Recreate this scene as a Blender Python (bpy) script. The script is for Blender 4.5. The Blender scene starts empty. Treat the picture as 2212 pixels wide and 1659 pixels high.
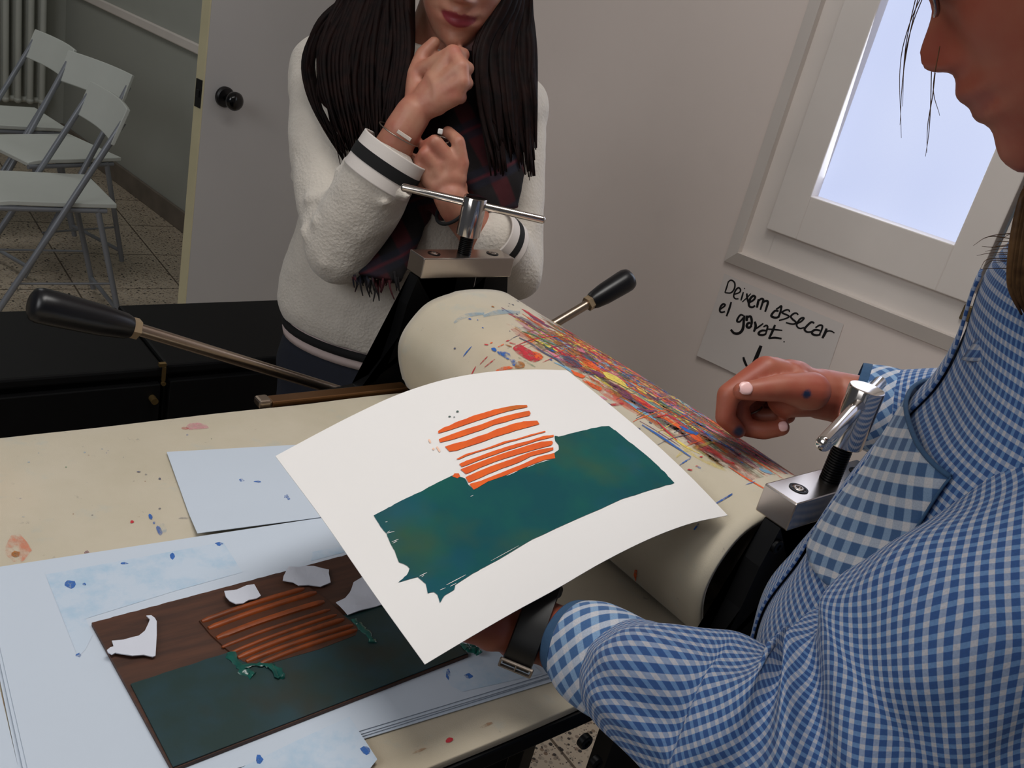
import bpy, bmesh, math, random
from mathutils import Vector, Matrix, Euler, Quaternion
from mathutils.bvhtree import BVHTree
from mathutils import noise as mnoise
R = math.radians
V = Vector
scene = bpy.context.scene
COL = scene.collection
random.seed(7)

# ------------------------------------------------------------------ camera
FPX, CX, CY, CAMZ = 2000.0, 1106.0, 829.5, 1.45
_d = V((0-CX, 5350-CY, FPX)).normalized()
_b = V((3562-CX, 550-CY, FPX)); _b = (_b - _d*_b.dot(_d)).normalized()
_y = -_d.cross(_b)
CAM = V((0, 0, CAMZ))
def cam2w(q): return V((_b.dot(q), _y.dot(q), -_d.dot(q)))
def ray(px, py): return cam2w(V((px-CX, py-CY, FPX))/FPX)
def D(px, py, t): return CAM + ray(px, py)*t
def Zp(px, py, z=0.0): r = ray(px, py); return CAM + r*((z-CAMZ)/r.z)
def Yp(px, py, y): r = ray(px, py); return CAM + r*(y/r.y)
def Xp(px, py, x): r = ray(px, py); return CAM + r*(x/r.x)
def Pl(px, py, p0, n): r = ray(px, py); return CAM + r*((p0-CAM).dot(n)/r.dot(n))
cd = bpy.data.cameras.new('camera'); cam = bpy.data.objects.new('camera', cd); COL.objects.link(cam)
cd.sensor_fit = 'HORIZONTAL'; cd.sensor_width = 36; cd.lens = 36*FPX/2212; cd.clip_start = .02
rx, ry, rz = cam2w(V((1, 0, 0))), -cam2w(V((0, 1, 0))), -cam2w(V((0, 0, 1)))
m = Matrix((rx, ry, rz)).transposed().to_4x4(); m.translation = CAM
cam.matrix_world = m
scene.camera = cam
cd.dof.use_dof = False

# ------------------------------------------------------------------ materials
def lin(c): c /= 255.0; return c/12.92 if c <= .04045 else ((c+.055)/1.055)**2.4
def rgb(c): return (lin(c[0]), lin(c[1]), lin(c[2]), 1)
class NT:
    def __init__(s, name):
        s.m = bpy.data.materials.new(name); s.m.use_nodes = True
        s.t = s.m.node_tree; s.n = s.t.nodes; s.bs = s.n['Principled BSDF']
    def new(s, k, **kw):
        n = s.n.new(k)
        for a, b in kw.items():
            if a in n.inputs.keys(): s.put(n.inputs[a], b)
            else: setattr(n, a, b)
        return n
    def put(s, sock, v):
        if isinstance(v, bpy.types.NodeSocket): s.t.links.new(v, sock)
        elif isinstance(v, tuple) and len(v) == 3 and sock.type == 'RGBA': sock.default_value = (*v, 1)
        else: sock.default_value = v
    def mix(s, f, a, b, mode='MIX'):
        n = s.n.new('ShaderNodeMix'); n.data_type = 'RGBA'; n.blend_type = mode; n.clamp_factor = True
        s.put(n.inputs[0], f); s.put(n.inputs[6], a); s.put(n.inputs[7], b); return n.outputs[2]
    def mth(s, op, a, b=0.0, c=0.0):
        n = s.n.new('ShaderNodeMath'); n.operation = op
        s.put(n.inputs[0], a); s.put(n.inputs[1], b); s.put(n.inputs[2], c); return n.outputs[0]
    def co(s, k='Object'): return s.new('ShaderNodeTexCoord').outputs[k]
    def noise(s, vec, scale=5, detail=3, rough=.5, dist=0.0):
        return s.new('ShaderNodeTexNoise', Vector=vec, Scale=scale, Detail=detail, Roughness=rough, Distortion=dist).outputs['Fac']
    def mapv(s, vec, sc=(1, 1, 1), rot=(0, 0, 0), loc=(0, 0, 0)):
        n = s.n.new('ShaderNodeMapping'); s.put(n.inputs[0], vec)
        n.inputs['Scale'].default_value = sc; n.inputs['Rotation'].default_value = rot; n.inputs['Location'].default_value = loc
        return n.outputs[0]
    def ramp(s, f, stops):
        n = s.n.new('ShaderNodeValToRGB'); e = n.color_ramp.elements
        while len(e) < len(stops): e.new(.5)
        for k, (p, c) in zip(e, stops): k.position = p; k.color = c if len(c) == 4 else (*c, 1)
        s.put(n.inputs[0], f); return n.outputs[0]
    def step(s, f, lo, hi): return s.new('ShaderNodeMapRange', **{'Value': f, 'From Min': lo, 'From Max': hi, 'clamp': True}).outputs[0]
    def bump(s, h, strength=.3, dist=.002):
        n = s.new('ShaderNodeBump', Height=h, Strength=strength, Distance=dist)
        s.t.links.new(n.outputs[0], s.bs.inputs['Normal'])
    def col(s, v): s.put(s.bs.inputs['Base Color'], v)
    def set(s, **kw):
        for a, b in kw.items(): s.put(s.bs.inputs[a.replace('_', ' ')], b)
        return s
def mat(name, c, rough=.5, metal=0.0, var=0.0, vscale=8, bump=0.0, bscale=60, bdist=.001, **kw):
    t = NT(name); base = rgb(c); t.set(Roughness=rough, Metallic=metal)
    if var:
        n = t.noise(t.co(), vscale, 4)
        dk = tuple(x*(1-var) for x in base[:3])+(1,); lt = tuple(min(1, x*(1+var)) for x in base[:3])+(1,)
        t.col(t.mix(t.step(n, .3, .7), dk, lt))
    else: t.col(base)
    if bump: t.bump(t.noise(t.co(), bscale, 4, .6), bump, bdist)
    for a, b in kw.items(): t.put(t.bs.inputs[a.replace('_', ' ')], b)
    return t.m

# ------------------------------------------------------------------ objects
def tag(o, label, cat, group=None, kind=None):
    if label: o['label'] = label
    if cat: o['category'] = cat
    if group: o['group'] = group
    if kind: o['kind'] = kind
    return o
def empty(name, loc, label=None, cat=None, group=None, rz=0.0):
    o = bpy.data.objects.new(name, None); COL.objects.link(o); o.location = loc; o.rotation_euler = (0, 0, rz)
    o.empty_display_size = .05
    return tag(o, label, cat, group)
def link(name, me, m, parent=None, smooth=True, world=True, label=None):
    o = bpy.data.objects.new(name, me); COL.objects.link(o)
    if m is not None:
        for k in (m if isinstance(m, (list, tuple)) else [m]): me.materials.append(k)
    for p in me.polygons: p.use_smooth = smooth
    if parent is not None:
        o.parent = parent
        if world:
            bpy.context.view_layer.update()
            o.matrix_parent_inverse = parent.matrix_world.inverted()
    if label: o['label'] = label
    return o
def obj(name, bm, m, parent=None, smooth=False, auto=None, world=True, label=None, bevel=0.0, segs=2):
    bmesh.ops.recalc_face_normals(bm, faces=bm.faces)
    me = bpy.data.meshes.new(name); bm.to_mesh(me); bm.free()
    o = link(name, me, m, parent, smooth or auto is not None, world, label)
    if bevel:
        b = o.modifiers.new('bevel', 'BEVEL'); b.width = bevel; b.segments = segs; b.limit_method = 'ANGLE'; b.angle_limit = R(40)
    if auto is not None:
        me.set_sharp_from_angle(angle=R(auto))
    return o
def structure(o, kind='structure'): o['kind'] = kind; return o
def BM(): return bmesh.new()
def frame_from(z, x=None):
    z = z.normalized()
    if x is None: x = V((1, 0, 0)) if abs(z.x) < .8 else V((0, 1, 0))
    x = (x - z*x.dot(z)).normalized(); return x, z.cross(x), z
def box(bm, c, dx, dy, dz, ax=None):
    """box centred at c, full sizes; ax = (ux,uy,uz) axes"""
    ux, uy, uz = ax or (V((1, 0, 0)), V((0, 1, 0)), V((0, 0, 1)))
    vs = [bm.verts.new(c + ux*(dx/2*i) + uy*(dy/2*j) + uz*(dz/2*k)) for i in (-1, 1) for j in (-1, 1) for k in (-1, 1)]
    for f in ((0, 1, 3, 2), (4, 6, 7, 5), (0, 4, 5, 1), (2, 3, 7, 6), (0, 2, 6, 4), (1, 5, 7, 3)): bm.faces.new([vs[i] for i in f])
    return vs
def box2(bm, a, b):
    a, b = V(a), V(b); return box(bm, (a+b)/2, abs(b.x-a.x), abs(b.y-a.y), abs(b.z-a.z))
def hexa(bm, ps):
    vs = [bm.verts.new(p) for p in ps]     # 4 bottom + 4 top
    for f in ((3, 2, 1, 0), (4, 5, 6, 7), (0, 1, 5, 4), (1, 2, 6, 5), (2, 3, 7, 6), (3, 0, 4, 7)): bm.faces.new([vs[i] for i in f])
def rings(bm, rs, closed=True, cap=True):
    """loft list of rings (each list of Vectors)"""
    L = [[bm.verts.new(p) for p in r] for r in rs]; n = len(L[0])
    for a, b in zip(L, L[1:]):
        for i in range(n if closed else n-1):
            j = (i+1) % n; bm.faces.new((a[i], a[j], b[j], b[i]))
    if cap:
        bm.faces.new(L[0][::-1]); bm.faces.new(L[-1])
    return L
def catmull(ps, n=6):
    ps = [V(p) for p in ps]; out = []
    if len(ps) < 3:
        return [ps[0].lerp(ps[-1], i/n) for i in range(n+1)]
    P = [ps[0]*2-ps[1]] + ps + [ps[-1]*2-ps[-2]]
    for i in range(1, len(P)-2):
        for k in range(n):
            t = k/n; a, b, c, d = P[i-1], P[i], P[i+1], P[i+2]
            out.append(.5*((2*b) + (c-a)*t + (2*a-5*b+4*c-d)*t*t + (3*b-a-3*c+d)*t**3))
    out.append(ps[-1]); return out
def lerp_list(v, n_out):
    n = len(v)-1; out = []
    for i in range(n_out):
        f = i/(n_out-1)*n; k = min(int(f), n-1); out.append(v[k]+(v[k+1]-v[k])*(f-k))
    return out
def tube(bm, pts, rad, seg=12, cap=True, flat=1.0, up=None):
    pts = [V(p) for p in pts]; n = len(pts)
    rad = [rad]*n if not isinstance(rad, (list, tuple)) else list(rad)
    if len(rad) != n: rad = lerp_list(rad, n)
    rs = []; px = up
    for i, p in enumerate(pts):
        t = (pts[min(i+1, n-1)]-pts[max(i-1, 0)])
        if t.length < 1e-9: t = V((0, 0, 1))
        x, y, z = frame_from(t, px); px = x
        rs.append([p + (x*math.cos(a) + y*math.sin(a)*flat)*rad[i] for a in (2*math.pi*k/seg for k in range(seg))])
    rings(bm, rs, True, cap)
def cyl(bm, a, b, r0, r1=None, seg=24):
    tube(bm, [a, b], [r0, r0 if r1 is None else r1], seg)
def lathe(bm, o, axis, prof, seg=28):
    """prof list of (dist along axis, radius)"""
    x, y, z = frame_from(V(axis)); rs = []
    for h, r in prof:
        r = max(r, 1e-5); rs.append([V(o)+z*h+(x*math.cos(a)+y*math.sin(a))*r for a in (2*math.pi*k/seg for k in range(seg))])
    rings(bm, rs, True, True)
def capsule(bm, a, b, ra, rb=None, seg=16, hs=4):
    a, b = V(a), V(b); rb = ra if rb is None else rb
    dvec = b-a; L = max(dvec.length, 1e-6); x, y, z = frame_from(dvec if dvec.length > 1e-6 else V((0, 0, 1)))
    prof = []
    for k in range(hs+1):
        an = math.pi/2*(1-k/hs); prof.append((-ra*math.sin(an), max(ra*math.cos(an), 1e-4)))
    for k in range(hs+1):
        an = math.pi/2*k/hs; prof.append((L+rb*math.sin(an), max(rb*math.cos(an), 1e-4)))
    rs = [[a+z*h+(x*math.cos(q)+y*math.sin(q))*r for q in (2*math.pi*k/seg for k in range(seg))] for h, r in prof]
    rings(bm, rs, True, True)
def ellipsoid(bm, c, ax, rx_, ry_, rz_, seg=20, rin=12):
    x, y, z = ax; rs = []
    for i in range(rin+1):
        th = math.pi*i/rin; s, h = max(math.sin(th), 1e-3), -math.cos(th)
        rs.append([V(c)+z*(rz_*h)+x*(rx_*s*math.cos(q))+y*(ry_*s*math.sin(q)) for q in (2*math.pi*k/seg for k in range(seg))])
    rings(bm, rs, True, True)
WX = (V((1, 0, 0)), V((0, 1, 0)), V((0, 0, 1)))
def bake(name, bm, voxel, smooth=4, extra=None):
    """voxel-remesh a union of closed shapes into one continuous surface and return its mesh"""
    bmesh.ops.recalc_face_normals(bm, faces=bm.faces)
    me = bpy.data.meshes.new(name+'_src'); bm.to_mesh(me); bm.free()
    o = bpy.data.objects.new(name+'_src', me); COL.objects.link(o)
    r = o.modifiers.new('r', 'REMESH'); r.mode = 'VOXEL'; r.voxel_size = voxel
    if smooth:
        s = o.modifiers.new('s', 'SMOOTH'); s.iterations = smooth; s.factor = .5
    dg = bpy.context.evaluated_depsgraph_get(); dg.update()
    out = bpy.data.meshes.new_from_object(o.evaluated_get(dg), depsgraph=dg)
    bpy.data.objects.remove(o); bpy.data.meshes.remove(me)
    out.name = name; return out
def bvh_of(o):
    dg = bpy.context.evaluated_depsgraph_get(); dg.update()
    return BVHTree.FromObject(o, dg)
def extrude_poly(bm, pts, vec):
    a = [bm.verts.new(p) for p in pts]; b = [bm.verts.new(V(p)+vec) for p in pts]; n = len(pts)
    bm.faces.new(a[::-1]); bm.faces.new(b)
    for i in range(n): bm.faces.new((a[i], a[(i+1) % n], b[(i+1) % n], b[i]))

# ---- flat artwork: outlines drawn on the surface they belong to
def poly_bm(bm, polys, mapper, cut=None, mi=0):
    for poly in polys:
        t = bmesh.new(); vs = [t.verts.new((p[0], p[1], 0)) for p in poly]
        f = t.faces.new(vs)
        f.normal_update(); bmesh.ops.triangulate(t, faces=[f])
        if cut:
            xs = [p[0] for p in poly]; ys = [p[1] for p in poly]
            x = math.ceil(min(xs)/cut)*cut
            while x < max(xs):
                bmesh.ops.bisect_plane(t, geom=t.verts[:]+t.edges[:]+t.faces[:], plane_co=(x, 0, 0), plane_no=(1, 0, 0)); x += cut
            y = math.ceil(min(ys)/cut)*cut
            while y < max(ys):
                bmesh.ops.bisect_plane(t, geom=t.verts[:]+t.edges[:]+t.faces[:], plane_co=(0, y, 0), plane_no=(0, 1, 0)); y += cut
        mp = {}
        for v in t.verts:
            q = mapper(v.co.x, v.co.y); mp[v] = bm.verts.new(q) if q is not None else None
        for f in t.faces:
            l = [mp[v] for v in f.verts]
            if None not in l:
                try: bm.faces.new(l).material_index = mi
                except ValueError: pass
        t.free()
def ribbon(pts, w, n=5, taper=.25):
    c = catmull([(p[0], p[1], 0) for p in pts], n); L, Rr = [], []
    N = len(c)
    for i, p in enumerate(c):
        t = c[min(i+1, N-1)]-c[max(i-1, 0)]
        if t.length < 1e-6: t = V((1, 0, 0))
        t.normalize(); nn = V((-t.y, t.x, 0))
        f = i/(N-1); k = w/2*(1-taper+taper*math.sin(math.pi*min(max(f, .05), .95)))
        L.append(p+nn*k); Rr.append(p-nn*k)
    return [[(L[i].x, L[i].y), (L[i+1].x, L[i+1].y), (Rr[i+1].x, Rr[i+1].y), (Rr[i].x, Rr[i].y)] for i in range(N-1)]
def crop(o, s, pts): return [(o[0]+x*s, o[1]+y*s) for x, y in pts]
def bvh_mapper(bvh, off=.0004):
    def f(px, py):
        h = bvh.ray_cast(CAM, ray(px, py).normalized())
        if h[0] is None: return None
        n = h[1] if h[1].dot(CAM-h[0]) > 0 else -h[1]
        return h[0]+n*off
    return f
# ================================================================== ROOM
def wallmat(name, c, var=.05):
    t = NT(name); b = rgb(c); n = t.noise(t.co(), 1.6, 4); n2 = t.noise(t.co(), 9, 5, .6)
    base = t.mix(t.step(n, .3, .7), tuple(x*(1-var) for x in b[:3])+(1,), b)
    t.col(t.mix(t.mth('MULTIPLY', t.step(n2, .55, .8), .25), base, tuple(x*.86 for x in b[:3])+(1,)))
    t.set(Roughness=.75); t.bump(t.noise(t.co(), 40, 4, .6), .12, .002); return t.m
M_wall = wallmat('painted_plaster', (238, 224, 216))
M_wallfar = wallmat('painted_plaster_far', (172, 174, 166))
M_wood_white = mat('white_gloss_paint', (232, 223, 216), .45, var=.04, vscale=5, bump=.08, bscale=25)
M_doorface = mat('grey_door_paint', (194, 192, 190), .55, var=.03, vscale=3, bump=.05, bscale=30)
M_dooredge = mat('raw_cream_edge', (214, 205, 168), .6, var=.05)
M_skirt = mat('brown_skirting', (120, 110, 100), .6, var=.15, vscale=10)
M_blackpl = mat('black_plastic', (13, 13, 15), .38)
M_ceil = mat('ceiling_white', (225, 225, 222), .8)

t = NT('terrazzo_floor'); co = t.co()
vo = t.new('ShaderNodeTexVoronoi', Vector=co, Scale=84.0, feature='F1'); vo2 = t.new('ShaderNodeTexVoronoi', Vector=co, Scale=170.0)
base = t.mix(t.noise(co, 2.2, 3), rgb((204, 190, 168)), rgb((180, 164, 146)))
chip = t.ramp(t.new('ShaderNodeSeparateColor', Color=vo.outputs['Color']).outputs[0], [(0, (.02, .018, .016)), (.13, (.04, .032, .028)), (.15, (.30, .24, .19)), (.55, (.42, .36, .28)), (.8, (.2, .13, .08)), (1, (.55, .5, .44))])
m1 = t.step(vo.outputs['Distance'], .42, .36)
c1 = t.mix(m1, base, chip)
m2 = t.mth('MULTIPLY', t.step(vo2.outputs['Distance'], .3, .25), t.step(t.new('ShaderNodeSeparateColor', Color=vo2.outputs['Color']).outputs[1], .6, .62))
c1 = t.mix(m2, c1, (.05, .04, .035, 1))
br = t.new('ShaderNodeTexBrick', Vector=t.mapv(co, (1, 1, 1), (0, 0, .05)), Scale=1.0, **{'Mortar Size': .0035, 'Brick Width': .4, 'Row Height': .4, 'Color1': (1, 1, 1, 1), 'Color2': (1, 1, 1, 1), 'Mortar': (.25, .22, .2, 1)}); br.offset = 0
t.col(t.mix(1.0, c1, br.outputs['Color'], 'MULTIPLY')); t.set(Roughness=.32)
M_floor = t.m

bm = BM(); box2(bm, (-2.6, -2.2, -.06), (3.0, 7.6, 0)); structure(obj('floor', bm, M_floor))
bm = BM(); box2(bm, (-2.6, -2.2, 2.8), (3.0, 7.6, 2.88)); structure(obj('ceiling', bm, M_ceil))

wn, ww = V((.981, .196, 0)).normalized(), V((-.196, .981, 0)).normalized()
WD = 2.05
UZ = V((0, 0, 1))
def wp(s, z, off=0.0): return wn*(WD-off) + ww*s + UZ*z
AXW = (ww, wn, UZ)
def wbox(bm, s0, s1, z0, z1, o0, o1):
    return box(bm, wp((s0+s1)/2, (z0+z1)/2, (o0+o1)/2), abs(s1-s0), abs(o1-o0), abs(z1-z0), AXW)
# the wall is pierced by the window opening
S_L, S_R, Z_B, Z_T, S_END = .905, -.135, .975, 2.16, 2.27
bm = BM()
wbox(bm, S_L, S_END, 0, 2.8, -.16, 0); wbox(bm, -2.6, S_R, 0, 2.8, -.16, 0)
wbox(bm, S_R, S_L, 0, Z_B, -.16, 0); wbox(bm, S_R, S_L, Z_T, 2.8, -.16, 0)
structure(obj('wall_right', bm, M_wall))
# window
win = empty('window_1', wp(.38, Z_B), 'white framed window with frosted glass above the handwritten sign', 'window'); win['kind'] = 'structure'
bm = BM()   # moulding round the frame
def mould(bm, a, b, inn, w=.034, h=.026):
    """bevelled strip along a-b (s,z pairs) with inward direction inn"""
    (s0, z0), (s1, z1) = a, b; i = V((inn[0], inn[1])); e = (V((s1, z1))-V((s0, z0))).normalized()
    def q(s, z, o): return wp(s, z, o)
    A0, A1 = (s0, z0), (s1, z1); m0 = V((s0, z0))+i*w+e*w; m1 = V((s1, z1))+i*w-e*w
    hh = h*.35
    hexa(bm, [q(*A0, 0), q(*A1, 0), q(m1.x, m1.y, 0), q(m0.x, m0.y, 0), q(*A0, hh), q(*A1, hh), q(m1.x, m1.y, h), q(m0.x, m0.y, h)])
so, si, zb, zt = .936, -.168, .947, 2.2
mould(bm, (so, zb), (si, zb), (0, 1)); mould(bm, (si, zt), (so, zt), (0, -1))
mould(bm, (so, zt), (so, zb), (-1, 0)); mould(bm, (si, zb), (si, zt), (1, 0))
obj('moulding', bm, M_wood_white, win)
bm = BM()
for a, b, c, d in ((.906, .835, .978, 2.17), (-.086, -.14, .978, 2.17), (.84, -.09, .978, 1.075), (.84, -.09, 2.08, 2.17)): wbox(bm, a, b, c, d, -.05, .004)
obj('window_frame', bm, M_wood_white, win, bevel=.002)
t = NT('frosted_glass'); co = t.co()
em = t.mix(t.noise(co, 3.0, 2), rgb((194, 205, 242)), rgb((218, 226, 252)))
em = t.mix(t.mth('MULTIPLY', t.noise(co, 420, 2), .16), em, (.45, .5, .75, 1))
t.col(rgb((70, 76, 90))); t.set(Roughness=.45); t.put(t.bs.inputs['Emission Color'], em); t.put(t.bs.inputs['Emission Strength'], .95)
M_frost = t.m; FROST = t
for s0, s1 in ((.856, .392), (.380, -.10)):
    sash = None
    bm = BM(); st = .076; bt = .1
    wbox(bm, s0, s0-st, 1.056, 2.1, -.025, .022); wbox(bm, s1, s1+st*.9, 1.056, 2.1, -.025, .022)
    wbox(bm, s0-st+.001, s1+st*.9-.001, 1.056, 1.056+bt, -.0249, .0219); wbox(bm, s0-st+.001, s1+st*.9-.001, 2.02, 2.1, -.0249, .0219)
    sash = obj('sash', bm, M_wood_white, win, bevel=.0025)
    bm = BM(); wbox(bm, s0-st-.001, s1+st*.9+.001, 1.056+bt, 2.02, -.022, -.017); obj('pane', bm, M_frost, sash)
bm = BM(); wbox(bm, .378, -.098, 1.0, 1.055, .004, .006)
bm.free()
bm = BM(); wbox(bm, .398, .372, 1.018, 1.05, .004, .012); obj('hinge', bm, mat('tarnished_brass', (120, 104, 76), .4, .8), win, bevel=.002, label='small tarnished brass catch')

# handwritten sign
sg = empty('wall_sign', wp(.77, .81, .001), 'white paper sign with black Catalan handwriting taped below the window', 'sign')
M_paper = mat('white_paper', (226, 217, 212), .8, var=.02, vscale=6)
bm = BM(); nX, nZ = 14, 10
cs = [Pl(px, py, wp(0, 0, .002), wn) for px, py in ((1565, 591), (1823, 700), (1758, 890), (1509, 767))]
g = []
for j in range(nZ+1):
    row = []
    for i in range(nX+1):
        u, v = i/nX, j/nZ
        p = cs[0].lerp(cs[1], u).lerp(cs[3].lerp(cs[2], u), v)
        row.append(bm.verts.new(p - wn*(.0015*math.sin(5*u+2*v)**2+.008*(v**3)*(1-u)**2)))
    g.append(row)
for j in range(nZ):
    for i in range(nX): bm.faces.new((g[j][i], g[j][i+1], g[j+1][i+1], g[j+1][i]))
so_ = obj('paper', bm, M_paper, sg, smooth=True)
bpy.context.view_layer.update(); sgb = bvh_of(so_)
M_ink = mat('black_marker', (14, 11, 14), .5)
K = .1537; O = (1500, 580)
strokes = [
 (22, [(478, 190), (455, 265), (430, 340)]), (24, [(470, 195), (515, 163), (560, 190), (572, 240), (555, 300), (510, 342), (435, 340)]),
 (24, [(565, 362), (635, 335), (650, 298), (622, 270), (585, 300), (558, 362), (556, 400), (580, 425), (622, 425)]),
 (24, [(690, 330), (672, 395), (655, 450)]), (16, [(708, 272), (704, 288)]),
 (30, [(738, 350), (745, 420), (768, 505)]), (18, [(795, 352), (740, 410), (675, 470)]),
 (34, [(775, 478), (835, 440), (856, 400), (828, 385), (790, 420), (768, 485), (775, 530), (815, 545), (855, 520)]),
 (36, [(905, 430), (880, 550)]), (32, [(895, 465), (940, 425), (970, 440), (950, 510), (928, 580)]), (34, [(958, 480), (1005, 455), (1035, 470), (1018, 540), (995, 608)]),
 (34, [(1185, 600), (1135, 595), (1092, 640), (1085, 670), (1130, 690), (1180, 680), (1205, 620)]), (30, [(1150, 575), (1195, 545), (1225, 530), (1210, 610), (1185, 690)]),
 (26, [(1338, 612), (1330, 585), (1290, 582), (1238, 610), (1245, 628), (1318, 660), (1328, 680), (1280, 705), (1190, 730)]),
 (28, [(1460, 652), (1440, 630), (1400, 632), (1357, 672), (1380, 712), (1425, 750), (1415, 775), (1370, 780), (1288, 760)]),
 (28, [(1430, 780), (1500, 745), (1540, 702), (1520, 692), (1480, 717), (1440, 780), (1450, 822), (1490, 842), (1545, 830)]),
 (32, [(1685, 772), (1668, 757), (1630, 762), (1562, 830), (1552, 862), (1585, 892), (1645, 890)]),
 (28, [(1702, 832), (1760, 797), (1800, 807), (1788, 865), (1755, 935)]), (34, [(1770, 872), (1700, 862), (1655, 890), (1665, 922), (1720, 938), (1775, 925)]),
 (40, [(1860, 842), (1838, 905), (1800, 980)]), (22, [(1840, 905), (1880, 878), (1930, 882), (1970, 907)]),
 (28, [(365, 572), (420, 532), (432, 507), (402, 500), (368, 540), (358, 592), (382, 615), (432, 605)]), (30, [(520, 470), (492, 565), (452, 672)]),
 (30, [(692, 660), (650, 652), (612, 700), (602, 742), (642, 745), (690, 690)]), (40, [(705, 660), (695, 740), (690, 810), (672, 870), (622, 912), (560, 908), (512, 858)]),
 (40, [(742, 660), (735, 740)]), (36, [(740, 690), (780, 672), (800, 692), (808, 760), (792, 822)]), (38, [(790, 762), (752, 772), (738, 812), (770, 832), (808, 802)]),
 (38, [(850, 745), (862, 810), (838, 888)]), (24, [(862, 850), (915, 812), (970, 772)]),
 (28, [(972, 820), (1010, 800), (1030, 818), (1018, 870), (1000, 930)]), (34, [(1010, 872), (950, 872), (907, 902), (912, 927), (960, 935), (1008, 918)]),
 (36, [(1135, 792), (1100, 880), (1048, 988)]), (30, [(1048, 982), (1130, 972), (1228, 985)]), (24, [(1022, 850), (1120, 857), (1238, 870)]),
 (18, [(1252, 1028), (1272, 1030)]), (56, [(938, 1085), (900, 1180), (850, 1300), (790, 1420)]), (36, [(690, 1245), (705, 1300), (750, 1400)])]
bm = BM()
for w_, pts in strokes: poly_bm(bm, ribbon(crop(O, K, pts), w_*K, 5, .25), bvh_mapper(sgb, .0006))
obj('lettering', bm, M_ink, sg, label='black handwritten marker lettering')

# far room: long wall with a dado rail, end wall, radiator
fn, fw = V((.997, .084, 0)).normalized(), V((-.084, .997, 0)).normalized()
F0 = V((1.646, 4.241, 0))
FD = F0.dot(fn)
def fp(s, z, off=0.0): return fn*(FD-off)+fw*s+UZ*z
AXF = (fw, fn, UZ)
def fbox(bm, s0, s1, z0, z1, o0, o1): return box(bm, fp((s0+s1)/2, (z0+z1)/2, (o0+o1)/2), abs(s1-s0), abs(o1-o0), abs(z1-z0), AXF)
s_corner = Pl(139, 150, F0, fn).dot(fw)
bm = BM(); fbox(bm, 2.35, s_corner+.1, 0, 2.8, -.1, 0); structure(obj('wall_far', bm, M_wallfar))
bm = BM()   # return between the two wall planes, carrying the door
p = wp(S_END, 0); hexa(bm, [p, p+wn*.3, fp(2.5, 0, -.1), fp(2.5, 0, 0), p+UZ*2.8, p+wn*.3+UZ*2.8, fp(2.5, 2.8, -.1), fp(2.5, 2.8, 0)])
structure(obj('wall_return', bm, M_wall))
bm = BM()
zr = Pl(300, 45, F0, fn).z
fbox(bm, 2.52, s_corner, zr-.022, zr+.022, 0, .02); structure(obj('trim_1', bm, M_wood_white, bevel=.006))
bm = BM(); fbox(bm, 2.52, s_corner, 0, .1, 0, .016); structure(obj('baseboard_far', bm, M_skirt, bevel=.003))
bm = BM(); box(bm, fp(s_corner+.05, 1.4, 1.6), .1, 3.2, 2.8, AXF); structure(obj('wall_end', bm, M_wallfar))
rad = empty('radiator', fp(s_corner-.09, 0, .5), 'white column radiator against the end wall behind the folding chairs', 'radiator')
M_radi = mat('radiator_enamel', (196, 198, 190), .35, var=.04)
pr = Pl(88, 120, fp(s_corner-.1, 0), fw)
o0 = FD-pr.dot(fn)
zbot = Pl(80, 228, fp(s_corner-.1, 0), fw).z
for k in range(9):
    bm = BM(); o = o0+k*.062
    for dd in (-.03, .03):
        capsule(bm, fp(s_corner-.1+dd, zbot+.03, o), fp(s_corner-.1+dd, zbot+.78, o), .017, seg=10)
    for zz in (zbot+.03, zbot+.78):
        capsule(bm, fp(s_corner-.13, zz, o), fp(s_corner-.07, zz, o), .02, seg=10)
    obj('column', bm, M_radi, rad, auto=50)
for zz in (zbot+.03, zbot+.78): bm = BM(); cyl(bm, fp(s_corner-.1, zz, o0-.03), fp(s_corner-.1, zz, o0+8*.062+.03), .016); obj('header_pipe', bm, M_radi, rad, auto=50)
for oo in (o0, o0+.49): bm = BM(); cyl(bm, fp(s_corner-.1, .001, oo), fp(s_corner-.1, zbot+.03, oo), .011); obj('feed_pipe', bm, M_radi, rad, auto=50)

# door standing open
dF = D(441, 200, 2.5); dF.z = 0
dd_ = V((math.cos(R(10)), math.sin(R(10)), 0)); dn = V((math.sin(R(10)), -math.cos(R(10)), 0))   # along the leaf, and its visible face
dw = .63
AXD = (dd_, dn, UZ)
door = empty('door_1', dF, 'pale grey door standing open with a round black knob', 'door'); door['kind'] = 'structure'
bm = BM(); box(bm, dF+dd_*(dw/2)-dn*.0205+UZ*1.02, dw, .037, 2.02, AXD)
obj('door_leaf', bm, M_doorface, door, bevel=.002)
bm = BM(); box(bm, dF-dd_*.002-dn*.0205+UZ*1.02, .004, .0375, 2.02, AXD); obj('leaf_edge', bm, M_dooredge, door, label='raw cream edge of the door')
kz = Pl(485, 209, dF, dn)
bm = BM(); zc = kz.z; box(bm, dF-dd_*.0045-dn*.02+UZ*zc, .003, .03, .075, AXD); box(bm, dF-dd_*.006-dn*.02+UZ*zc, .004, .014, .02, AXD); obj('latch_plate', bm, M_blackpl, door, bevel=.001)
kn = None
bm = BM(); lathe(bm, kz, dn, [(-.002, 0), (-.002, .028), (.006, .028), (.01, .024), (.011, 0)]); kn = obj('rose', bm, M_blackpl, door, auto=40)
bm = BM(); lathe(bm, kz+dn*.009, dn, [(0, .009), (.02, .01), (.026, .018), (.034, .0245), (.045, .0255), (.053, .02), (.057, .011), (.0575, 0)]); obj('knob', bm, mat('black_gloss', (10, 10, 11), .15), door, auto=60, label='round glossy black knob')

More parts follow.
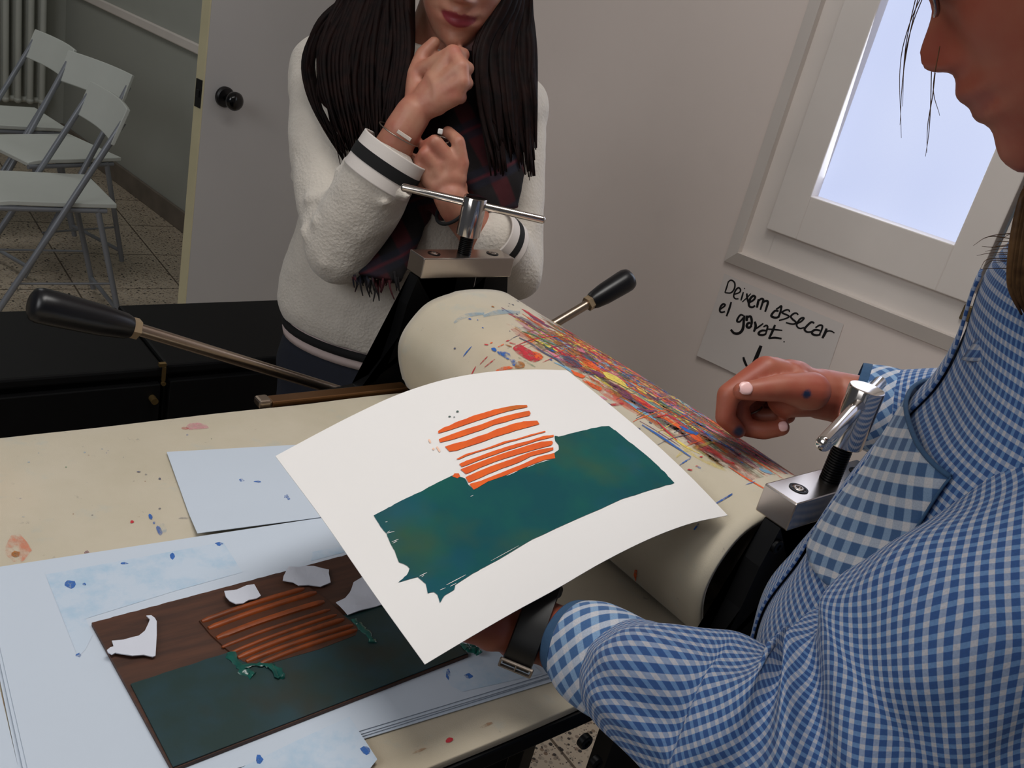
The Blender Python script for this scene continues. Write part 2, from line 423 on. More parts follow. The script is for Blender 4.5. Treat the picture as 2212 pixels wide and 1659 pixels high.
# ceiling lamp (out of frame, above the press)
lamp = empty('ceiling_light', (.55, .5, 2.8), 'long white ceiling light panel above the press', 'ceiling light')
bm = BM(); box2(bm, (-.15, .2, 2.74), (1.25, .8, 2.8)); obj('lamp_housing', bm, M_ceil, lamp, bevel=.006)
bm = BM(); box2(bm, (-.12, .23, 2.735), (1.22, .77, 2.7395)); t = NT('lamp_diffuser'); t.put(t.bs.inputs['Emission Color'], (1, .97, .93, 1)); t.put(t.bs.inputs['Emission Strength'], 4.0); obj('diffuser', bm, t.m, lamp)

# ------------------------------------------------------------------ folding chairs
M_chairw = mat('white_moulded_plastic', (214, 218, 212), .45, var=.02)
M_tube = mat('grey_painted_tube', (150, 154, 162), .4, .3)
def chair_parts(root, wm):
    # local: x = forward (seat front), y = sideways, z up; origin on the floor under the seat middle
    P = lambda x, y, z: wm @ V((x, y, z))
    W2 = .19
    for s in (-1, 1):
        y = s*W2
        bm = BM(); tube(bm, [P(.22, y*1.02, .012), P(.02, y*1.02, .36), P(-.19, y*1.02, .74)], .011, 8, flat=.8); obj('long_leg', bm, M_tube, root, auto=50)
        y2 = s*(W2-.025)
        bm = BM(); tube(bm, [P(-.225, y2, .012), P(.0, y2, .27), P(.10, y2, .44)] if False else [P(-.225, y2, .012), P(-.13, y2, .44)], .010, 8, flat=.8); obj('short_leg', bm, M_tube, root, auto=50)
        bm = BM(); tube(bm, [P(-.16, y2, .43), P(.19, y2, .43)], .009, 8); obj('seat_rail', bm, M_tube, root, auto=50)
        bm = BM(); tube(bm, [P(.13, y2, .172), P(-.19, y2, .165)], .004, 6); obj('link_bar', bm, M_tube, root, auto=50)
    for q in ((.20, W2, .05), (-.214, W2-.03, .06)): bm = BM(); tube(bm, [P(q[0], -q[1], q[2]), P(*q)], .008, 8); obj('cross_bar', bm, M_tube, root, auto=50)
    # seat: thin moulded board with a soft dish and rounded corners
    bm = BM(); N = 14; top = []; bot = []
    for i in range(N+1):
        a, b = [], []
        for j in range(N+1):
            u, v = i/N*2-1, j/N*2-1
            x = .19*u - .0; y = (.175-.012*max(0, u)**2)*v
            z = .452-.008*(1-u*u)*(1-v*v) - (.012*max(0, u-.6)**2/.16)
            a.append(bm.verts.new(P(x, y, z+.006))); b.append(bm.verts.new(P(x, y, z-.010)))
        top.append(a); bot.append(b)
    for i in range(N):
        for j in range(N):
            bm.faces.new((top[i][j], top[i+1][j], top[i+1][j+1], top[i][j+1])); bm.faces.new((bot[i][j], bot[i][j+1], bot[i+1][j+1], bot[i+1][j]))
    for i in range(N):
        for j in (0, N): bm.faces.new((top[i][j], top[i+1][j], bot[i+1][j], bot[i][j])); bm.faces.new((top[j][i], top[j][i+1], bot[j][i+1], bot[j][i]))
    obj('seat', bm, M_chairw, root, auto=50, bevel=.003)
    bm = BM(); rs = []
    for j in range(13):
        v = j/12*2-1; y = .205*v; x0 = -.022*(1-v*v)
        top_ = P(-.19+x0-.012, y, .785); lo = P(-.145+x0-.012, y, .665); nrm = (wm.to_3x3() @ V((.93, 0, .36))).normalized()*.007
        rs.append([top_+nrm, lo+nrm, lo-nrm, top_-nrm])
    rings(bm, rs, True, True); obj('backrest', bm, M_chairw, root, auto=50, bevel=.003)
def chair(x, y, rz, label):
    r = empty('folding_chair', (x, y, 0), label, 'chair', 'white folding chairs by the far wall', rz)
    bpy.context.view_layer.update(); chair_parts(r, Matrix.Translation((x, y, 0)) @ Matrix.Rotation(rz, 4, 'Z')); return r
chair(.807, 3.36, R(180), 'white folding chair at the front of the row, nearest to the black cabinets')
chair(.963, 3.91, R(198.5), 'white folding chair in the middle of the row, between two others')
chair(.894, 4.375, R(187.5), 'white folding chair furthest back, in front of the radiator')
# ------------------------------------------------------------------ black cases behind the press
M_case = mat('black_case_laminate', (5, 5, 6), .6, var=.2, vscale=30, Specular_IOR_Level=.2)
M_brass = mat('brass_clasp', (170, 140, 90), .35, .9)
def case(x0, x1, ztop, label):
    r = empty('storage_cabinet', ((x0+x1)/2, 1.6, 0), label, 'cabinet', 'black cabinets behind the press')
    bm = BM(); box2(bm, (x0, 1.478, .06), (x1, 1.738, ztop-.02)); obj('cabinet_body', bm, M_case, r, bevel=.003)
    bm = BM(); box2(bm, (x0-.001, 1.468, ztop-.0195), (x1+.001, 1.744, ztop)); obj('cabinet_top', bm, M_case, r, bevel=.005)
    bm = BM(); box2(bm, (x0+.02, 1.5, 0), (x1-.02, 1.72, .0595)); obj('plinth', bm, M_case, r)
    bm = BM(); box2(bm, (x0+.006, 1.462, .09), (x1-.006, 1.4775, ztop-.03)); dr = obj('cabinet_door', bm, M_case, r, bevel=.002)
    bm = BM(); 
    cyl(bm, V((x1-.02, 1.462, ztop-.055)), V((x1-.02, 1.446, ztop-.055)), .006); obj('pull', bm, M_brass, dr, auto=40)
    return r
c1 = case(-.05, .5535, .70, 'black cabinet on the left behind the press, with a small brass clasp at its corner')
case(.5575, 1.12, .704, 'black cabinet behind the person in the white sweater')
bm = BM(); box(bm, V((.548, 1.464, .708)), .012, .008, .006); box(bm, V((.551, 1.462, .69)), .006, .004, .026); cyl(bm, V((.551, 1.458, .672)), V((.551, 1.463, .672)), .004)
obj('clasp', bm, M_brass, c1, label='small brass clasp')
# ================================================================== PRESS
BZ = .93
M_chrome = mat('polished_steel', (214, 206, 200), .12, 1.0)
M_steel = mat('brushed_steel_bar', (190, 180, 172), .27, 1.0)
M_rod = mat('worn_steel_rod', (176, 158, 142), .3, 1.0)
M_frameb = mat('black_frame_enamel', (4, 4, 5), .45, Specular_IOR_Level=.25)
M_blacks = mat('black_oxide_thread', (8, 8, 9), .4, .6)
M_grip = mat('black_rubber_grip', (13, 13, 17), .33)
M_bronze = mat('bronze_rail', (112, 78, 48), .35, .8)
press = empty('etching_press', (.5, .63, 0), 'black etching press with a steel cross bar and T handle over each side frame', 'printing press')
bm = BM(); box2(bm, (-.42, .356, .904), (1.04, .893, .9215)); obj('bed_plate', bm, M_frameb, press, bevel=.002)
for y in (.44, .80): bm = BM(); box2(bm, (-.40, y, .872), (1.02, y+.018, .9038)); obj('bed_runner', bm, M_frameb, press)
YF, YN = .92, .333
left = [Yp(x, y, .926) for x, y in ((890, 603), (879, 660), (860, 728), (838, 788), (811, 824), (776, 843), (735, 853), (680, 862))]
prof = [(p.x, p.z) for p in left]; prof[0] = (.664, 1.0775)
xc = .738
def side_frame(y0, y1):
    pts = [(x, z) for x, z in prof]
    xl = pts[-1][0]
    pts += [(xl-.012, pts[-1][1]-.006), (xl-.012, .80), (.60, .74), (.60, .05), (.56, .045), (.56, .001)]
    right = [(2*xc-x, z) for x, z in pts][::-1]
    outline = pts+right
    # drop the top edge into a yoke: two uprights and a bearing block with slots between
    top = [(.812, 1.0775), (.774, 1.0775), (.774, 1.03), (.757, 1.03), (.757, 1.0775), (.726, 1.0775), (.726, 1.03), (.702, 1.03), (.702, 1.0775)]
    outline = outline[:-1] + [(right[-1][0], 1.0775)] + top[1:]
    bm = BM(); extrude_poly(bm, [V((x, y0, z)) for x, z in outline], V((0, y1-y0, 0)))
    bmesh.ops.triangulate(bm, faces=[f for f in bm.faces if len(f.verts) > 4])
    f = obj('side_frame', bm, M_frameb, press)
    return f
fn_ = side_frame(YN+.006, YN+.0235); ff_ = side_frame(YF+.006, YF+.026)
# cap screws in the near frame
for px, py in ((1675, 1178), (1262, 1600), (1285, 1647)):
    c = Yp(px, py, YN+.006); bm = BM(); lathe(bm, c, V((0, -1, 0)), [(-.002, 0), (-.002, .0065), (.003, .0065), (.004, .0055), (.004, .003), (.002, .0028), (.002, 0)]); obj('bolt', bm, M_blacks, fn_, auto=40)
def yoke(y0, zhead0, zhead1, name_y):
    y1 = y0+.035; yc = (y0+y1)/2
    bm = BM(); box2(bm, (.664, y0, 1.0778), (.812, y1, 1.1055)); cb = obj('cross_bar', bm, M_steel, press, bevel=.0016)
    for x in (.69, .786):
        bm = BM(); lathe(bm, V((x, yc, 1.1055)), UZ, [(-.004, 0), (-.004, .0085), (.0006, .0085), (.0008, .0062), (.0008, .0062), (-.002, .006), (-.002, .0001)]); s_ = obj('cap_screw', bm, M_blacks, cb, auto=40)
        bm = BM(); lathe(bm, V((x, yc, 1.1055)), UZ, [(-.001, 0), (-.001, .0056), (.001, .0056), (.0014, .005), (.0014, .0032), (-.0005, .003), (-.0005, .0001)], 18); obj('screw_socket', bm, M_steel, s_, auto=40)
    bm = BM(); pf = [(0, 0)]; z = -.06; rr = .0092
    while z < zhead0-1.1055+.004:
        pf += [(z, rr), (z+.0011, rr), (z+.0015, rr-.0012), (z+.0021, rr-.0012)]; z += .0025
    pf.append((z, 0)); pf[0] = (-.06, 0)
    lathe(bm, V((xc, yc, 1.1055)), UZ, pf, 22); sc = obj('pressure_screw', bm, M_blacks, press, auto=40)
    h = zhead1-zhead0
    bm = BM(); lathe(bm, V((xc, yc, zhead0)), UZ, [(0, 0), (0, .0148), (.0008, .0156), (h-.0015, .0156), (h-.0004, .0150), (h, .0138), (h, 0)], 40); hd = obj('screw_head', bm, M_chrome, press, auto=30)
    return V((xc, yc, zhead0)), hd
cf, hf = yoke(YF, 1.131, 1.183, 'far'); cn, hn = yoke(YN, 1.143, 1.199, 'near')
def tbar(a, b, r, par):
    bm = BM(); u = (b-a).normalized(); L = (b-a).length
    lathe(bm, a, u, [(0, 0), (.0006, r*.55), (.0025, r*.92), (.004, r), (L-.004, r), (L-.0025, r*.92), (L-.0006, r*.55), (L, 0)], 20)
    obj('t_bar', bm, M_chrome, par, auto=60)
za = 1.1735
a, b = Zp(868, 401, za), Zp(1178, 473, za); ctr = V((xc, cf.y, za)); u = (b-a).normalized()
tbar(ctr-u*((ctr-a).length), ctr+u*((b-ctr).length), .0053, hf)
zn = 1.185
a = Zp(1776, 962, zn); ctr = V((xc, cn.y, zn)); u = (a-ctr).normalized()
tbar(ctr+u*(a-ctr).length, ctr-u*.078, .0062, hn)
# rollers
bm = BM(); cyl(bm, V((.742, .364, .9985)), V((.742, .905, .9985)), .066, seg=48); obj('upper_roller', bm, M_steel, press, auto=40)
bm = BM(); cyl(bm, V((.742, .37, .834)), V((.742, .90, .834)), .068, seg=40); cyl(bm, V((.742, .345, .834)), V((.742, 1.04, .834)), .016); obj('lower_roller', bm, M_steel, press, auto=40)
bm = BM(); box2(bm, (.47, .897, .926), (.662, .916, .934)); obj('guide_rail', bm, M_bronze, press, bevel=.002)
bm = BM(); box(bm, V((.462, .9065, .931)), .016, .019, .011); obj('rail_stop', bm, M_rod, press, bevel=.003)
# star wheel
hub = V((.742, 1.0, .849)); hub.z = .834
bm = BM(); lathe(bm, V((.742, .965, .834)), V((0, 1, 0)), [(0, 0), (0, .042), (.012, .045), (.058, .045), (.066, .038), (.07, 0)], 32); hb = obj('star_wheel_hub', bm, M_frameb, press, auto=40)
def spoke(tip, joint):
    ax = (tip-joint).normalized()
    st = hub+(joint-hub).normalized()*.04
    bm = BM(); cyl(bm, st, joint, .0076); sp = obj('spoke', bm, M_rod, press, auto=40)
    bm = BM(); lathe(bm, joint-ax*.004, ax, [(0, 0), (0, .0125), (.009, .0125), (.009, 0)], 6); obj('lock_nut', bm, mat('zinc_nut', (196, 172, 140), .35, .7), sp)
    L = (tip-joint).length
    bm = BM(); lathe(bm, joint+ax*.005, ax, [(0, 0), (0, .0125), (.006, .0148), (L*.3, .0178), (L*.75, .0195), (L-.014, .0195), (L-.008, .0175), (L-.005, .012), (L-.005, 0)], 28); obj('grip', bm, M_grip, sp, auto=60)
spoke(Yp(66, 655, 1.0), Yp(291, 709, 1.0)); spoke(Yp(1362, 600, 1.0), Yp(1272, 655, 1.0))
spoke(hub+V((.05, 0, -.50)), hub+V((.04, 0, -.40)))
# stand: legs and stretchers below the bed
for y in (.40, .86): bm = BM(); box2(bm, (.40, y, .58), (1.08, y+.02, .62)); obj('stand_rail', bm, M_frameb, press)
for x in (.455, .99):
    for y in (.405, .80):
        bm = BM(); box2(bm, (x, y, .001), (x+.03, y+.034, .8715)); obj('leg', bm, M_frameb, press, bevel=.002)
for x in (.41, .50): bm = BM(); box2(bm, (x, .459, .8725), (x+.03, .7995, .9)); obj('bed_cross_member', bm, M_frameb, press)
# ------------------------------------------------------------------ felts
def feltmat(name, painted):
    t = NT(name); co = t.co()
    n1 = t.noise(co, 7, 5, .6); n2 = t.noise(co, 22, 5, .65); n3 = t.noise(t.mapv(co, (1, 1, 1), loc=(3, 5, 1)), 3.2, 3)
    c = t.mix(t.step(n1, .35, .7), rgb((192, 182, 163)), rgb((180, 170, 148)))
    c = t.mix(t.mth('MULTIPLY', t.step(n3, .52, .75), .35), c, rgb((206, 180, 148)))
    c = t.mix(t.mth('MULTIPLY', t.step(n2, .60, .74), .30), c, rgb((150, 168, 170)))
    c = t.mix(t.mth('MULTIPLY', t.step(t.noise(co, 60, 4, .7), .66, .74), .5), c, rgb((120, 110, 105)))
    t.col(c); t.set(Roughness=.95); t.put(t.bs.inputs['Sheen Weight'], .25)
    t.bump(t.noise(co, 900, 2, .7), .25, .0006); return t.m
M_felt = feltmat('wool_felt', 0)
bm = BM()
N = 80; M_ = 30; top = []; 
def bedpt(i, j, z):
    x = -.44+1.43*i/N; v = j/M_; y = .3585+(.8925-.3585)*v
    e = .0035*mnoise.noise(V((x*6, v*2, 1))) if j in (0, M_) else 0
    return V((x, y+e, z + .0008*mnoise.noise(V((x*9, y*9, 3)))))
T = [[bm.verts.new(bedpt(i, j, BZ)) for j in range(M_+1)] for i in range(N+1)]
B = [[bm.verts.new(bedpt(i, j, BZ-.0075)) for j in range(M_+1)] for i in range(N+1)]
for i in range(N):
    for j in range(M_):
        bm.faces.new((T[i][j], T[i+1][j], T[i+1][j+1], T[i][j+1])); bm.faces.new((B[i][j], B[i][j+1], B[i+1][j+1], B[i+1][j]))
    bm.faces.new((T[i][0], B[i][0], B[i+1][0], T[i+1][0])); bm.faces.new((T[i][M_], T[i+1][M_], B[i+1][M_], B[i][M_]))
for j in range(M_):
    bm.faces.new((T[0][j], T[0][j+1], B[0][j+1], B[0][j])); bm.faces.new((T[N][j], B[N][j], B[N][j+1], T[N][j+1]))
felt = obj('felt_blanket', bm, M_felt, smooth=True, bevel=.001); tag(felt, 'flat cream felt blanket covering the press bed under the papers', 'felt blanket', 'press felts')
path = [(.672, .9368), (.656, .9375), (.644, .957), (.632, .985), (.629, 1.008), (.637, 1.032), (.660, 1.059), (.70, 1.0715), (.742, 1.0735), (.783, 1.068), (.818, 1.049), (.843, 1.02), (.853, .985), (.856, .955), (.870, .9385), (.96, .9368)]
pc = catmull([V((x, 0, z)) for x, z in path], 5)
bm = BM(); NY = 44
def drape(k, j, off):
    p = pc[k]; tn = (pc[min(k+1, len(pc)-1)]-pc[max(k-1, 0)]).normalized(); nn = V((-tn.z, 0, tn.x))
    v = j/NY; y = .366+(.8915-.366)*v
    y += .003*mnoise.noise(V((k*.09, v*3, 7))) if j in (0, NY) else 0
    w = .0035*mnoise.noise(V((p.x*9, y*5, p.z*9)))*(1 if p.z > .95 and abs(p.x-.742) > .05 else .15)
    near = max(0, 1-v*5)
    return V((p.x, y, p.z)) + nn*(off+w)
T = [[bm.verts.new(drape(k, j, 0)) for j in range(NY+1)] for k in range(len(pc))]
B = [[bm.verts.new(drape(k, j, -.005)) for j in range(NY+1)] for k in range(len(pc))]
n = len(pc)-1
for k in range(n):
    for j in range(NY):
        bm.faces.new((T[k][j], T[k+1][j], T[k+1][j+1], T[k][j+1])); bm.faces.new((B[k][j], B[k][j+1], B[k+1][j+1], B[k+1][j]))
    bm.faces.new((T[k][0], B[k][0], B[k+1][0], T[k+1][0])); bm.faces.new((T[k][NY], T[k+1][NY], B[k+1][NY], B[k][NY]))
for j in range(NY):
    bm.faces.new((T[0][j], T[0][j+1], B[0][j+1], B[0][j])); bm.faces.new((T[n][j], B[n][j], B[n][j+1], T[n][j+1]))
feltr = obj('felt_blanket', bm, M_felt, smooth=True); tag(feltr, 'cream felt blanket draped over the roller, streaked with bright ink stains', 'felt blanket', 'press felts')
bpy.context.view_layer.update()
frb = bvh_of(feltr); fbb = bvh_of(felt)
# ------------------------------------------------------------------ ink stains on the felts
def stainmat(name, c, cover=1.0, scale=40, amount=.95):
    t = NT(name); b = rgb(c); co = t.co()
    n1 = t.noise(t.mapv(co, (scale*2.2, scale*.55, scale*2.2)), 1.0, 5, .72); n2 = t.noise(co, scale*6, 3, .7)
    f = t.step(t.mth('ADD', t.mth('MULTIPLY', n1, .7), t.mth('MULTIPLY', n2, .3)), .50-.16*cover, .64-.16*cover)
    t.col(t.mix(t.step(n2, .3, .7), b, tuple(min(1, x*1.35+.01) for x in b[:3])+(1,))); t.set(Roughness=.85); t.put(t.bs.inputs['Alpha'], t.mth('MULTIPLY', f, amount)); return t.m
PAL = [(176, 34, 48), (22, 84, 160), (208, 84, 30), (110, 52, 84), (66, 70, 96), (206, 184, 84), (72, 116, 84), (150, 96, 48), (196, 120, 140), (110, 150, 176)]
SM = [stainmat('ink_stain_%s' % n_, c, .8, 40, .92) for n_, c in zip('red blue orange plum slate yellow green ochre pink sky'.split(), PAL)]
SOFT = [stainmat('faded_stain_%s' % n_, c, .55, 24, .42) for n_, c in zip('red blue orange plum slate yellow green ochre pink sky'.split(), PAL)]
def topmap(bvh, off):
    def f(x, y):
        h = bvh.ray_cast(V((x, y, 1.5)), V((0, 0, -1)))
        if h[0] is None: return None
        n = h[1] if h[1].z > 0 else -h[1]
        return h[0]+n*off
    return f
rnd = random.Random(11)
pm = bvh_mapper(frb, .0009)
bmS = BM()
K4, O4 = .1537, (980, 640); K5, O5 = .1989, (1200, 760)
def blob(pts, mi, o, k, jag=.0):
    pts = crop(o, k, pts); c = catmull([(p[0], p[1], 0) for p in pts]+[(pts[0][0], pts[0][1], 0)], 4)[:-1]
    q = [(p.x+rnd.uniform(-jag, jag), p.y+rnd.uniform(-jag, jag)) for p in c]
    poly_bm(bmS, [q], pm, 8, mi)
def line(pts, w, mi, o, k):
    poly_bm(bmS, ribbon(crop(o, k, pts), w*k, 6, .6), pm, None, mi)
# generated streaks running along the roller (world coordinates on the felt)
tm = topmap(frb, .0005); tms = topmap(frb, .00025); tmm = topmap(frb, .0007)
def streak(x, y0, y1, w, mi, mp, wob=.0015):
    n_ = max(3, int(abs(y1-y0)/.012)); pts = [(x+rnd.uniform(-wob, wob)+.004*(k/n_), y0+(y1-y0)*k/n_) for k in range(n_+1)]
    poly_bm(bmS, ribbon(pts, w, 2, .7), mp, None, mi)
for i in range(260):   # broad faded bands first
    x = rnd.uniform(.70, .846); y = rnd.uniform(.47, .80); L = rnd.uniform(.04, .14)
    streak(x, y, max(.41, y-L), rnd.uniform(.006, .018), 10+rnd.choice([0, 2, 2, 3, 5, 6, 6, 7, 8, 9, 4]), tms, .002)
for i in range(900):
    y = rnd.gauss(.625, .082); x = rnd.gauss(.785, .036)
    if not (.67 < x < .85 and .40 < y < .82): continue
    L = abs(rnd.gauss(0, .036))+.007
    streak(x, y+L/2, y-L/2, abs(rnd.gauss(.0022, .0022))+.0005, rnd.choice([0, 0, 1, 2, 2, 2, 3, 4, 5, 5, 6, 7, 7, 8, 9]), tm)
for i in range(150):   # short smeared blots
    y = rnd.gauss(.62, .08); x = rnd.gauss(.775, .034); 
    if not (.69 < x < .85 and .45 < y < .80): continue
    a_, b_ = rnd.uniform(.002, .006), rnd.uniform(.006, .022)
    poly_bm(bmS, [[(x+a_*math.cos(q)*rnd.uniform(.5, 1.3), y+b_*math.sin(q)*rnd.uniform(.6, 1.3)) for q in (k*.57 for k in range(11))]], tm, .008, rnd.choice([0, 2, 2, 3, 5, 7, 8, 9, 6]))
for i in range(60):   # strokes across
    y = rnd.uniform(.46, .76); x = rnd.uniform(.68, .80); L = rnd.uniform(.012, .06)
    pts = [(x+L*k/4, y+rnd.uniform(-.001, .001)+.006*k/4) for k in range(5)]
    poly_bm(bmS, ribbon(pts, rnd.uniform(.0006, .0016), 2, .5), tmm, None, rnd.choice([0, 2, 4, 5, 6, 7]))
for i in range(70):   # flecks
    y = rnd.uniform(.39, .86); x = rnd.uniform(.64, .82); r_ = rnd.uniform(.0006, .0018)
    poly_bm(bmS, [[(x+r_*math.cos(a)*rnd.uniform(.6, 1.3), y+1.6*r_*math.sin(a)) for a in (k*1.05 for k in range(6))]], tmm, None, rnd.choice([0, 1, 3, 4, 4, 7]))
# the blots one can pick out
line([(10, 380), (100, 310), (250, 265), (430, 250)], 60, 19, O4, K4)
line([(420, 285), (560, 245), (700, 225), (930, 235)], 70, 19, O4, K4)
blob([(835, 735), (870, 700), (945, 690), (1010, 730), (1100, 775), (1170, 840), (1220, 900), (1130, 930), (1050, 905), (960, 850), (880, 800)], 0, O4, K4, .4)
blob([(1100, 780), (1190, 800), (1250, 850), (1225, 905), (1150, 870)], 2, O4, K4, .6)
blob([(530, 735), (580, 730), (605, 765), (590, 785), (545, 765)], 1, O4, K4)
blob([(610, 780), (650, 785), (740, 790), (800, 830), (790, 885), (760, 895), (700, 855), (640, 825)], 1, O4, K4, .5)
blob([(790, 895), (850, 890), (885, 930), (860, 985), (825, 960)], 1, O4, K4, .5)
blob([(880, 940), (930, 920), (1000, 950), (990, 1005), (920, 1020), (860, 1010)], 7, O4, K4, .5)
blob([(590, 1050), (640, 1015), (740, 990), (820, 1000), (835, 1020), (720, 1045), (640, 1065)], 2, O4, K4, .5)
blob([(1510, 845), (1600, 850), (1680, 890), (1800, 980), (1790, 1005), (1700, 1000), (1640, 950), (1560, 910)], 4, O4, K4, .5)
blob([(1400, 630), (1500, 650), (1575, 695), (1510, 710), (1420, 680)], 7, O4, K4, .5)
blob([(1580, 760), (1680, 770), (1780, 830), (1700, 840), (1620, 805)], 7, O4, K4, .5)
blob([(1770, 860), (1900, 910), (2060, 1035), (2000, 1045), (1880, 990), (1800, 930)], 2, O4, K4, .5)
blob([(500, 215), (600, 245), (720, 315), (780, 400), (700, 360), (560, 290)], 5, O5, K5, .5)
blob([(360, 190), (430, 210), (530, 260), (500, 290), (420, 245)], 3, O5, K5, .5)
blob([(590, 330), (700, 390), (820, 480), (830, 530), (740, 500), (650, 420), (570, 350)], 3, O5, K5, .6)
blob([(160, 200), (260, 240), (320, 275), (270, 290), (200, 250)], 2, O5, K5, .5)
blob([(320, 310), (400, 350), (500, 400), (470, 425), (390, 380)], 2, O5, K5, .5)
line([(890, 695), (1100, 615), (1300, 580), (1550, 572)], 16, 0, O4, K4); line([(1240, 770), (1400, 720), (1550, 690), (1720, 690)], 12, 3, O4, K4)
line([(920, 590), (1080, 670), (1250, 790), (1450, 900), (1560, 990)], 22, 4, O4, K4); line([(910, 860), (1000, 920), (1150, 1000)], 24, 6, O4, K4)
line([(960, 500), (1150, 560), (1300, 640), (1500, 720)], 16, 6, O4, K4)
line([(140, 850), (190, 785), (255, 710)], 16, 1, O4, K4)
for q in ([(430, 680), (490, 690)], [(515, 668), (550, 655)], [(625, 718), (710, 680)], [(730, 685), (820, 720)], [(735, 640), (785, 625)], [(785, 660), (870, 680)], [(375, 960), (480, 850)], [(440, 1000), (580, 890)], [(250, 1115), (315, 990)]): line(q, 16, rnd.choice([0, 0, 2, 7]), O4, K4)
line([(940, 800), (1100, 900), (1250, 1000), (1470, 1150)], 22, 1, O5, K5); line([(1470, 1160), (1410, 1195), (1350, 1235)], 15, 1, O5, K5)
blob([(1340, 810), (1400, 830), (1500, 875), (1550, 890), (1520, 910), (1430, 880)], 1, O5, K5, .8)
line([(1215, 690), (1300, 745), (1440, 845)], 26, 0, O5, K5); line([(1060, 720), (1215, 690)], 18, 0, O5, K5); line([(1090, 745), (1200, 860), (1320, 970)], 16, 0, O5, K5)
line([(1310, 1150), (1400, 1085), (1600, 1020), (1800, 955)], 36, 15, O5, K5); line([(1110, 1015), (1250, 950), (1480, 895), (1600, 880)], 8, 4, O5, K5)
line([(880, 620), (1000, 650), (1100, 650)], 24, 3, O5, K5); line([(600, 580), (740, 570)], 34, 0, O5, K5)
blob([(1900, 1080), (2050, 1150), (2180, 1250), (2140, 1290), (1980, 1220), (1850, 1130)], 13, O5, K5, .8)
for q in ((1580, 1147), (1535, 1248), (1450, 1285), (1470, 1290), (2000, 1115), (2045, 1045)): blob([(q[0]-20, q[1]), (q[0], q[1]-9), (q[0]+18, q[1]+2), (q[0], q[1]+8)], 0, O5, K5)
line([(1840, 1605), (1925, 1540)], 10, 4, O5, K5); line([(2060, 1450), (2165, 1415)], 9, 1, O5, K5)
for q in ([(1375, 1230), (1368, 1280)], ): poly_bm(bmS, ribbon(q, 7, 4), pm, None, 2)
for q in ([(1340, 1160), (1362, 1146)], [(1545, 1090), (1582, 1068)], [(1500, 1145), (1510, 1132)]): poly_bm(bmS, ribbon(q, 4, 4), pm, None, 1)
obj('ink_stains', bmS, SM+SOFT, feltr, label='bright streaks of dried printing ink')
# stains on the bed felt
bmS = BM(); pb = bvh_mapper(fbb, .0006)
def sp(x, y, rx_, ry_, mi, a0=0, n_=9, jag=.25):
    poly_bm(bmS, [[(x+rx_*math.cos(a)*rnd.uniform(1-jag, 1+jag)*math.cos(a0)-ry_*math.sin(a)*math.sin(a0), y+rx_*math.cos(a)*math.sin(a0)+ry_*math.sin(a)*rnd.uniform(1-jag, 1+jag)*math.cos(a0)) for a in (2*math.pi*k/n_ for k in range(n_))]], pb, None, mi)
sp(325, 1117, 4, 7, 1, -.4); sp(333, 1130, 3, 3, 1); sp(344, 1147, 5, 11, 1, -.5); sp(352, 1142, 7, 12, 19, -.5); sp(285, 1128, 4, 3, 0); sp(35, 1198, 9, 7, 7); sp(38, 1190, 26, 30, 12); sp(188, 1197, 6, 6, 3)
sp(425, 922, 30, 7, 18); sp(400, 926, 8, 3, 10); sp(14, 1500, 12, 34, 17, .2); sp(300, 1020, 4, 1.5, 4); sp(345, 1035, 3, 2, 4); sp(400, 1120, 14, 2, 14); sp(970, 1600, 9, 5, 0, -.4); sp(345, 1100, 3, 2, 4)
for i in range(30): sp(rnd.uniform(20, 640), rnd.uniform(935, 1130), rnd.uniform(1, 3.5), rnd.uniform(.8, 2), rnd.choice([14, 11, 6, 19, 17]))
for q in ((905, 1623), (1050, 1567)): sp(q[0], q[1], 16, 3, 17, -.42)
obj('ink_stains', bmS, SM+SOFT, felt, label='small blue, red and orange ink spots')
# ================================================================== PAPERS AND PLATE
M_sheet = mat('blotting_sheet', (190, 200, 213), .85, var=.01, vscale=6)
M_print = mat('print_paper', (226, 223, 221), .8, var=.008, vscale=10, bump=.06, bscale=500, bdist=.0003)
GRP = 'white sheets lying on the felt'
def flat_sheet(quad, z, th, label, curl=None, nx=30, ny=22, name='paper_sheet', m=None, cat='paper sheet'):
    bm = BM(); T, B = [], []
    for i in range(nx+1):
        a, b = [], []
        for j in range(ny+1):
            u, v = i/nx, j/ny; p = quad[0].lerp(quad[1], u).lerp(quad[3].lerp(quad[2], u), v)
            dz = curl(u, v) if curl else 0
            a.append(bm.verts.new((p.x, p.y, z+th+dz))); b.append(bm.verts.new((p.x, p.y, z+dz)))
        T.append(a); B.append(b)
    for i in range(nx):
        for j in range(ny):
            bm.faces.new((T[i][j], T[i+1][j], T[i+1][j+1], T[i][j+1])); bm.faces.new((B[i][j], B[i][j+1], B[i+1][j+1], B[i+1][j]))
        bm.faces.new((T[i][0], B[i][0], B[i+1][0], T[i+1][0])); bm.faces.new((T[i][ny], T[i+1][ny], B[i+1][ny], B[i][ny]))
    for j in range(ny):
        bm.faces.new((T[0][j], T[0][j+1], B[0][j+1], B[0][j])); bm.faces.new((T[nx][j], B[nx][j], B[nx][j+1], T[nx][j+1]))
    return tag(obj(name, bm, m or M_sheet, smooth=True, auto=30), label, cat, GRP)
Z0 = BZ+.0012
tl, tr_ = Zp(-38, 1238, Z0), Zp(700, 1124, Z0); br = Zp(1206, 1455, Z0)
ex = (tr_-tl); ex.z = 0; ex.normalize(); ey = V((ex.y, -ex.x, 0))
bl_ = Zp(117, 1659, Z0)
Hs = (br-tl).dot(ey); Wd = (br-tl).dot(ex)
